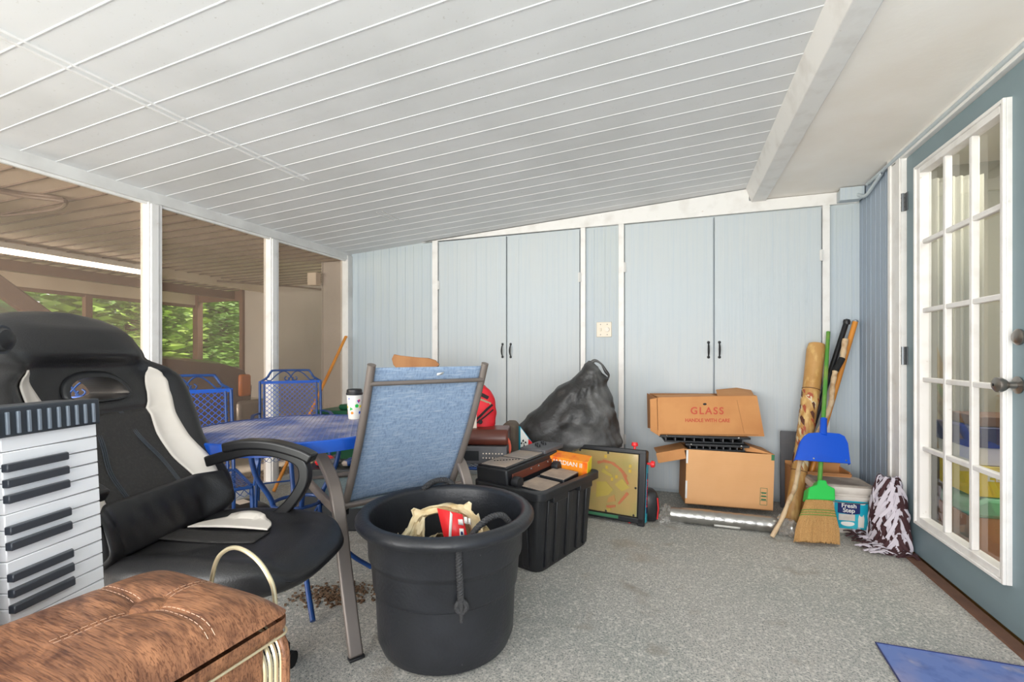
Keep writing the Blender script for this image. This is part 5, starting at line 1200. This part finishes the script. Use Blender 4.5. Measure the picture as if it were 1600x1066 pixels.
def carton2():
    ex = P(1,-.06).normalized(); ang = atan2(ex.y, ex.x)
    t = thing('cardboard_box', 'battered cardboard box marked GLASS HANDLE WITH CARE on top of the stack', 'box', P(1.36,3.20,.523), ang)
    W_, D_, Hh = .67, .30, .262; c = .005; 
    MB().prism([(-W_/2-.015,0),(W_/2+.03,-.006),(W_/2-.02,Hh+.01),(-W_/2-.02,Hh-.006)], lambda x, z, y: (x,y,z), 0, c).build('front_panel', m_card2, t, smooth=False)
    MB().box((0,D_,Hh/2),(W_,c,Hh)).build('back_panel', m_card3, t, smooth=False)
    MB().hexa([(W_/2+.03,0,-.006),(W_/2+.035,0,-.006),(W_/2+.055,D_-.04,-.02),(W_/2+.05,D_-.04,-.02),(W_/2-.02,0,Hh+.01),(W_/2-.015,0,Hh+.01),(W_/2+.065,D_,Hh+.004),(W_/2+.06,D_,Hh+.004)]).build('side_panel', m_card2, t, smooth=False)
    MB().hexa([(-W_/2-.015,0,.03),(-W_/2-.01,0,.03),(-W_/2-.01,D_,0),(-W_/2-.015,D_,0),(-W_/2-.02,0,Hh-.01),(-W_/2-.015,0,Hh-.01),(-W_/2-.015,D_,Hh),(-W_/2-.02,D_,Hh)]).build('side_panel', m_card3, t, smooth=False)
    MB().hexa([(-W_/2-.055,.04,.02),(-W_/2-.05,.04,.02),(-W_/2+.0,.0,-.01),(-W_/2-.005,0,-.01),(-W_/2-.06,.03,Hh-.02),(-W_/2-.055,.03,Hh-.02),(-W_/2+.0,-.004,Hh-.006),(-W_/2-.005,-.004,Hh-.006)]).build('end_flap', m_card2, t, smooth=False)
    MB().box((0,D_/2,.003),(W_-.01,D_,c)).build('bottom_panel', m_card3, t, smooth=False)
    MB().add([(.06,.01,Hh+.005),(W_/2-.03,.005,Hh+.008),(W_/2+.06,.26,Hh+.03),(.30,.28,Hh+.045),(.12,.2,Hh+.035)],[(0,1,2,3,4)]).build('top_flap', m_card2, t, smooth=False, solid=.004)
    MB().add([(-W_/2,.005,Hh-.006),(.06,.004,Hh+.004),(.1,.26,Hh+.0),(-W_/2+.02,.26,Hh-.01)],[(0,1,2,3)]).build('top_flap', m_card2, t, smooth=False, solid=.004)
    text('lettering', 'GLASS', .068, m_redink, Matrix.Translation((-.015,-.0012,.165)) @ RXM, t, spacing=1.25, bold=.0012)
    text('lettering', 'HANDLE WITH CARE', .034, m_redink, Matrix.Translation((-.012,-.0012,.100)) @ RXM, t, spacing=1.0, bold=.0006, sx=.93)
    MB().lathe([(.011,0),(0,.001)], (-.03,-.0008,.213), 12, Matrix.Rotation(pi/2,3,'X'), sx=1.2, sy=.7).build('punched_hole', m_elec2, t)
    MB().box((.21,-.0008,.13),(.002,.0014,.23),Matrix.Rotation(radians(-12),3,'Y')).build('crease', m_card3, t)
carton2()
# ---- foil duct roll and plastic wrap on the floor
def roll():
    A, Bv = P(1.02,2.99,.052), P(1.60,2.80,.046)
    t = thing('foil_roll', 'silver foil roll wrapped in clear plastic lying on the carpet before the boxes', 'roll', (A+Bv)/2-Vector((0,0,.05)))
    d = Bv-A; n = 40; pts = [A+d*i/n for i in range(n+1)]
    MB().tube(pts, [.046+.0015*sin(i*1.7)+.001*sin(i*3.1) for i in range(n+1)], 28).build('foil_tube', m_foil, t, world=True)
    for c, dd, ln in ((Bv, d.normalized(), .11),(A, -d.normalized(), .07)):
        def cr(u, v):
            a = 2*pi*v; r = .047*(1+.5*u)*(1-.55*u*u)+.016*mnoise.noise(Vector((cos(a)*2.5,sin(a)*2.5,u*6)))*(u > .05)*2; s = dd.cross(Vector((0,0,1))).normalized()
            p = c+dd*(ln*u)+s*r*cos(a)*1.2+Vector((0,0,r*sin(a)-.012*u)); p.z = max(.003, p.z); return p
        MB().grid(cr, 14, 26, cv=True).build('plastic_wrap', m_clearplastic, t, world=True, angle=10, fixn=False)
    MB().grid(lambda u, v: A+d*(.42+.24*u)+Vector((0,0,0))+(d.cross(Vector((0,0,1))).normalized()*cos(-1.0+.5*v)+Vector((0,0,sin(-1.0+.5*v))))*.0485, 6, 5).build('paper_label', m_paper, t, world=True, solid=.0006)
    A2, B2 = P(1.08,3.085,.033), P(1.30,3.025,.033)
    t = thing('clear_tube', 'thin clear plastic tube lying behind the silver foil roll', 'tube', (A2+B2)/2-Vector((0,0,.033))); MB().tube([A2,B2], .031, 20).build('tube_wall', m_foil, t, world=True)
    def wrap(u, v):
        a, b = .93+.16*u, 2.93+.11*v; return P(a, b, max(.004, .03+.035*mnoise.noise(Vector((u*4,v*4,1)))-.03*abs(2*v-1)))
    MB().grid(wrap, 18, 14).build('wrap_scrap', m_clearplastic, label='crumpled clear plastic wrap at the left end of the foil roll', cat='plastic wrap', angle=10, fixn=False)
    MB().grid(lambda u, v: P(1.63+.17*u, 2.73+.10*v, max(.004, .045+.06*mnoise.noise(Vector((u*5,v*5,7)))-.04*abs(2*v-1))), 20, 14).build('wrap_scrap', m_clearplastic, label='crumpled clear plastic wrap between the foil roll and the broom', cat='plastic wrap', angle=10, fixn=False)
roll()
# ---- corner tools
def rain():
    A, Bv = P(1.80,3.00,.0), P(2.12,3.23,1.15)
    t = thing('rain_stick', 'thick painted bamboo rain stick leaning beside the cardboard boxes', 'rain stick', A)
    d = Bv-A; pts = [A+d*(i/30)+P(.02,0)*sin(pi*i/30)*.6 for i in range(31)]
    r = [.041+.016*(i/30) + (.003 if i in (9,10,20) else 0) for i in range(31)]; r[-1] = .048
    m_bam = mat('bamboo', srgb(196,150,90), .5, var=[(5, srgb(176,128,64), .4, .75), (24, srgb(226,190,124), .5, .7, (1,1,.3))], bump=(12,.2,(6,6,.4)))
    MB().tube(pts, r, 24).build('stick_body', m_bam, t, world=True)
    # painted band: two shapes of zigzag ornament
    x = d.cross(Vector((0,0,1))).normalized(); y = x.cross(d).normalized(); cols = [mat('ornament_rust', srgb(170,84,56), .6), mat('ornament_cream', srgb(222,206,170), .6), mat('ornament_dark', srgb(92,52,38), .6)]
    random.seed(31)
    def on(tt, a, o=.0012):
        i = min(29, int(tt*30)); f = tt*30-i; c = pts[i].lerp(pts[i+1], f); rr = r[i]*(1-f)+r[i+1]*f+o; return c+(x*cos(a)+y*sin(a))*rr
    for k in range(90):
        tt = .30+.42*k/90+random.uniform(-.005,.005); a0 = random.uniform(0,2*pi); w_ = random.uniform(.4,.8); h = random.uniform(.012,.026)
        poly = [(0,-h),(w_*.5,-h*.4),(w_,h*.6),(w_*.6,h),(w_*.1,h*.5)]
        MB().add([on(tt+q, a0+p, .001+.0006*(k%3)) for p, q in poly], [tuple(range(5))]).build('painted_ornament', cols[k % 3], t, world=True, solid=.0008, smooth=False)
    for tt in (.27,.73):
        MB().tube([on(tt, 2*pi*i/24, .001) for i in range(24)], .0025, 5, closed=True).build('binding', cols[2], t, world=True)
    poly = [(.76,-.6),(.76,.5),(.80,.2),(.84,.1),(.88,-.1),(.84,-.25),(.80,-.45)]
    MB().add([on(q, p-1.9, .002) for q, p in poly],[tuple(range(7))]).build('painted_ornament', cols[0], t, world=True, solid=.001, smooth=False)
rain()
def broom():
    A, Bv = P(1.717,2.62,0), P(2.205,3.235,1.235); d = (Bv-A); L = d.length; dn_ = d.normalized()
    t = thing('corn_broom', 'corn broom with bright green cap and green handle leaning in the right corner', 'broom', A)
    sx = P(1,-.18).normalized(); nn = sx.cross(dn_).normalized()
    if nn.dot(-A) < 0: nn = -nn
    at = lambda s, x, n=0.: A+dn_*s+sx*x+nn*n
    MB().tube([at(.36,0),at(L*.6,0),at(L,0)], .0125, 12).build('handle', m_greenh, t, world=True)
    def br(u, v):      # bristle bundle
        s = .02+.27*u; hw = .113-.010*u-.036*sm(.2,1,u); dp = .035-.005*u; a = 2*pi*v
        hw += .006*mnoise.noise(Vector((cos(a)*9,sin(a)*9,0)))*(1-u); s2 = s-(.014*abs(mnoise.noise(Vector((cos(a)*14,2,0)))) if u < .05 else 0)
        return at(s2, hw*math.copysign(abs(cos(a))**.7,cos(a)), dp*math.copysign(abs(sin(a))**.8,sin(a)))
    mb = MB(); mb.grid(br, 16, 90, cv=True); mb.f.append(list(range(90))); mb.m.append(0); mb.build('bristles', m_straw, t, world=True, angle=80)
    mb = MB(); random.seed(12)
    for k in range(300):
        x = random.uniform(-1,1); n = random.uniform(.8,1.05); s0 = random.uniform(.006,.02)
        sl = [(at(s0+(.27-s0)*q, x*(.119-.012*q-.036*sm(.2,1,q)), (.036-.005*q)*n*sqrt(max(0,1-abs(x)**3))+.001)) for q in (0,.3,.6,.95)]
        mb.tube(sl, .0012, 4)
    mb.build('straw_strands', m_straw, t, world=True, label=None, kind='stuff')
    for s in (.165,.180,.195):
        MB().tube([at(s, (.110-.04*sm(.2,1,s/.29))*1.04*math.copysign(abs(cos(q))**.7,cos(q)), .038*math.copysign(abs(sin(q))**.8,sin(q))) for q in arng(0,2*pi,41)[:-1]], .0022, 5, closed=True).build('binding_twine', m_greenh, t, world=True)
    poly = [(-.074,.255),(.074,.255),(.070,.325),(.030,.345),(.020,.375),(-.020,.375),(-.030,.345),(-.070,.325)]
    MB().prism(poly, lambda x, s, n: at(s, x, n), -.042, .042).build('cap', m_green, t, world=True, bevel=.008, seg=3)
    # dustpan clipped onto the handle
    t = thing('dustpan', 'bright blue dustpan clipped on the green broom handle', 'dustpan', at(.55,0,.03))
    d0, d1 = .50, .665
    nv = nn*.03
    outer = [(-.150,d0),(.152,d0-.012),(.135,d0+.12),(.115,d0+.165),(.085,d0+.182),(.03,d0+.186),(-.03,d0+.186),(-.085,d0+.180),(-.108,d0+.16),(-.128,d0+.12)]
    MB().prism(outer, lambda x, s, n: at(s, x, n), .020, .026).build('pan', m_pan, t, world=True, smooth=False)
    mb = MB()
    for p, q in zip(outer[1:], outer[2:]+outer[:1]):
        a0_, a1_ = at(p[1],p[0],.020), at(q[1],q[0],.020); mb.add([a0_, a1_, at(q[1],q[0],-.012+.01), at(p[1],p[0],-.012+.01)], [(0,1,2,3)])
    mb.build('pan_rim', m_pan, t, world=True, solid=.004, smooth=False)
    MB().tube([at(d0+.17,0,.012),at(d0+.20,0,.010),at(d0+.29,0,.006)], [.022,.020,.0185], 18).build('sleeve', m_pan, t, world=True)
    for x, s in ((.128,d0+.006),(-.05,d0+.012)): MB().tube([at(s,x,.026),at(s,x,.028)], .005, 10).build('rivet', m_chrome, t, world=True)
broom()
# walking stick with tape, orange pole, black pole
px = [(2.242,3.12,1.182),(2.222,3.11,1.104),(2.213,3.11,1.053),(2.164,3.10,0.976),(2.144,3.09,0.925),(2.117,3.07,0.841),(2.106,3.06,0.766),(2.067,3.04,0.697),(2.020,3.02,0.616),(1.899,2.98,0.478),(1.819,2.93,0.399),(1.778,2.89,0.329),(1.734,2.85,0.248),(1.662,2.79,0.189),(1.595,2.74,0.110),(1.518,2.71,0.005)]
pts = crom([P(a,b,max(z,.012)) for a, b, z in px],5)
t = thing('walking_stick', 'gnarled pale walking stick wrapped with black tape near its top', 'stick', P(1.518,2.71))
MB().tube(pts, [.0175-.006*i/len(pts)+.0015*sin(i*1.3) for i in range(len(pts))], 12).build('shaft', m_stick, t, world=True)
MB().tube(pts[10:17], .0195, 12).build('tape_wrap', m_rubber, t, world=True)
A, Bv = P(1.90,3.08,.004), Vector((1.165,3.765,1.30))
t = thing('wooden_pole', 'orange wooden pole with a silver tip leaning into the right corner', 'pole', A)
MB().tube([A,Bv], .0165, 16).build('shaft', m_orangew, t, world=True); dd = (Bv-A).normalized()
MB().tube([Bv,Bv+dd*.01,Bv+dd*.018], [.018,.018,.006], 16).build('tip', m_chrome, t, world=True)
A, Bv = P(1.835,3.12,.004), Vector((1.118,3.775,1.305))
t = thing('black_pole', 'black metal pole leaning behind the orange one in the right corner', 'pole', A)
MB().tube([A,Bv], .0165, 14).build('shaft', m_blackmetal, t, world=True); dd = (Bv-A).normalized(); MB().lathe([(.02,-.02),(.022,0),(.018,.014),(0,.02)], Bv, 16).build('end_cap', m_black, t, world=True)
t = thing('grey_panel', 'dark grey flat panel standing behind the walking stick and the poles', 'panel', P(1.97,3.25), TH-radians(20)); MB().box((0,0,.27),(.16,.02,.54)).build('panel_sheet', m_elec, t, bevel=.004)
# ---- litter bucket
def bucket():
    c = P(2.035,2.90); t = thing('litter_bucket', 'off-white square plastic bucket with a dusty lid and aqua label beside the broom', 'bucket', c, TH+atan2(-.30,1))
    W_, D_, Hh = .285, .235, .285
    t.scale = (1.05,1.05,1.05)
    def ring_(w_, d_, z, cr=.045, n=7):
        o = []
        for cx, cy, a0 in ((1,1,0),(-1,1,90),(-1,-1,180),(1,-1,270)):
            for i in range(n):
                an = radians(a0+90*i/(n-1)); o.append(Vector((cx*(w_/2-cr)+cos(an)*cr, cy*(d_/2-cr)+sin(an)*cr, z)))
        return o
    def loft(rs, name, m, par=t, **kw):
        n = len(rs[0]); vs = [p for r_ in rs for p in r_]; fs = [(k*n+i, k*n+(i+1)%n, (k+1)*n+(i+1)%n, (k+1)*n+i) for k in range(len(rs)-1) for i in range(n)]+[tuple(range(n))[::-1], tuple(range((len(rs)-1)*n, len(rs)*n))]
        return MB().add(vs, fs).build(name, m, par, angle=45, **kw)
    loft([ring_(.235,.19,0),ring_(.25,.20,.008),ring_(.272,.222,.20),ring_(.29,.24,.202),ring_(.29,.24,.215),ring_(.276,.226,.218),ring_(.278,.228,.245)], 'bucket_body', m_bucket)
    loft([ring_(.300,.250,.232),ring_(.304,.254,.236),ring_(.304,.254,.262),ring_(.296,.246,.268)], 'lid', m_bucket)
    loft([ring_(.294,.244,.266),ring_(.290,.240,.276),ring_(.272,.222,.280),ring_(.262,.212,.274)], 'lid_top', m_bucketlid)
    hd = crom([(.148,0,.225),(.155,-.05,.215),(.14,-.115,.195),(.06,-.133,.183),(-.06,-.133,.185),(-.14,-.115,.195),(-.155,-.05,.215),(-.148,0,.225)],5)
    MB().tube(hd, .0028, 6).build('wire_handle', m_hinge, t)
    # label on the front, which leans outwards a little
    k = .022/.192; y0 = -.101
    def fp(x, z, o=.0): return Vector((x, -(.10+.011*(z-.008)/.192)-.0012-o, z))
    MB().add([fp(-.052,.028),fp(.112,.028),fp(.112,.19),fp(-.052,.19)],[(0,1,2,3)]).build('label', m_aqua, t, solid=.0008, smooth=False)
    MB().add([fp(-.036,.118,.001),fp(.03,.112,.001),(fp(.074,.118,.001)),fp(.074,.180,.001),fp(-.036,.180,.001)],[(0,1,2,3,4)]).build('label_shield', m_navy, t, solid=.0008, smooth=False)
    MB().add([fp(-.03,.075,.001),fp(.05,.075,.001),fp(.05,.112,.001),fp(-.03,.112,.001)],[(0,1,2,3)]).build('label_band', m_bucket, t, solid=.0006, smooth=False)
    MB().lathe([(.034,0),(0,.0008)], fp(.015,.058,.0008), 28, Matrix.Rotation(pi/2,3,'X') @ Matrix.Diagonal((1,.45,1))).build('label_oval', m_paper, t)
    MB().add([fp(.066,.04,.001),fp(.094,.04,.001),fp(.096,.09,.001),fp(.092,.115,.001),fp(.086,.104,.001),fp(.078,.104,.001),fp(.070,.113,.001),fp(.066,.09,.001)],[tuple(range(8))]).build('label_picture', m_cream, t, solid=.0006, smooth=False)
    MB().lathe([(.014,0),(0,.0008)], fp(.085,.176,.0008), 20, Matrix.Rotation(pi/2,3,'X') @ Matrix.Diagonal((1,.4,1))).build('label_oval', m_paper, t)
    Mx = frame(fp(.019,.161,.0022),(1,0,0),(0,0,1))
    text('lettering', 'Fresh', .034, m_paper, Mx, t, bold=.0005); text('lettering', 'Step', .034, m_paper, frame(fp(.019,.134,.0022),(1,0,0),(0,0,1)), t, bold=.0005)
bucket()
t = thing('cardboard_tray', 'shallow open cardboard tray standing behind the litter bucket', 'tray', P(2.04,3.11), TH-radians(19.3)*.9)
c = .006
MB().box((0,-.09,.15),(.33,c,.30)).box((0,.09,.17),(.33,c,.34)).box((-.162,0,.16),(c,.18,.32)).box((.162,0,.16),(c,.18,.32)).box((0,0,.004),(.33,.18,.006)).build('tray_walls', m_card2, t, smooth=False)
MB().box((0,-.09,.302),(.34,.016,.018)).build('tray_edge', m_card3, t, bevel=.002)
# ---- shaggy brown and white rag mat heaped by the door casing
def shag():
    t = thing('rag_mat', 'dark brown and white shaggy rag mat heaped against the door casing', 'mat', Vector((1.12,3.2,0)))
    def core(u, v):
        a = 2*pi*v; r = (1-u)**.6; return Vector((1.145+.045*cos(a)*(r+.15), 3.18+.11*sin(a)*(r+.12), .005+.38*u))
    mb = MB(); mb.grid(core, 10, 20, cv=True); mb.f.append(list(range(20))); mb.m.append(0); mb.f.append(list(range(180,200))); mb.m.append(0); mb.build('backing', m_strap, t, world=True)
    random.seed(17); m_dk = mat('rag_brown', srgb(66,38,42), .85); m_wh = mat('rag_white', srgb(206,198,208), .85)
    for nm, mm, n in (('brown_strips', m_dk, 230), ('white_strips', m_wh, 230)):
        mb = MB()
        for k in range(n):
            u = random.random()**1.3*.98; a = random.uniform(pi*.75,pi*2.0); p = core(u, a/(2*pi)); out = Vector((cos(a),sin(a),0))
            l = random.uniform(.05,.10); side = Vector((-sin(a),cos(a),0))*random.uniform(-.05,.05)
            q = [p, p+out*l*.35+Vector((0,0,.015)), p+out*l*.5+side*.7+Vector((0,0,-l*.35)), p+out*l*.45+side*1.3+Vector((0,0,-l*.9))]
            for w_ in q: w_.z = max(.007, w_.z); w_.x = min(w_.x, 1.195)
            mb.tube(crom(q,3), 0, sec=(.016,.005), up=out+Vector((.01,0,.3)))
        for k in range(n//3):
            p = Vector((random.uniform(1.0,1.19), random.uniform(2.98,3.28), .008+random.uniform(0,.02))); a = random.uniform(0,2*pi); e = Vector((cos(a),sin(a),0)); q = [p, p+e*.03+Vector((0,0,.012)), p+e*.06+Vector((e.y,-e.x,0))*.02]
            for w_ in q: w_.x = min(w_.x, 1.195)
            mb.tube(crom(q,3), 0, sec=(.014,.005), up=(0,0,1))
        mb.build(nm, mm, t, world=True, kind='stuff', bevel=0)
shag()
# ---- blue doormat
def mat_():
    ex, ey = P(.402,-.134).normalized(), P(-.079,-.199).normalized(); o = P(1.348,1.72,.006)
    m = mat('mat_blue_print', srgb(104,126,184), .7, var=[(4, srgb(150,146,176), .5, .72), (9, srgb(178,172,176), .6, .75), (14, srgb(60,86,150), .5, .8)])
    ob = MB().hexa([o+Vector((0,0,-.004)),o+ex*.47+Vector((0,0,-.004)),o+ex*.47+ey*.75+Vector((0,0,-.004)),o+ey*.75+Vector((0,0,-.004)),o,o+ex*.47,o+ex*.47+ey*.75,o+ey*.75]).build('door_mat', m, label='blue printed doormat with worn pale marks lying by the glass door', cat='door mat', smooth=False)
    inv = ob.location
    mb = MB(); mb.tube([p+Vector((0,0,.0)) for p in (o,o+ex*.47,o+ex*.47+ey*.75,o+ey*.75)], .003, 6, closed=True); b = mb.build('bound_edge', m_navy, origin=False); b.parent = ob; b.location = -ob.location
mat_()
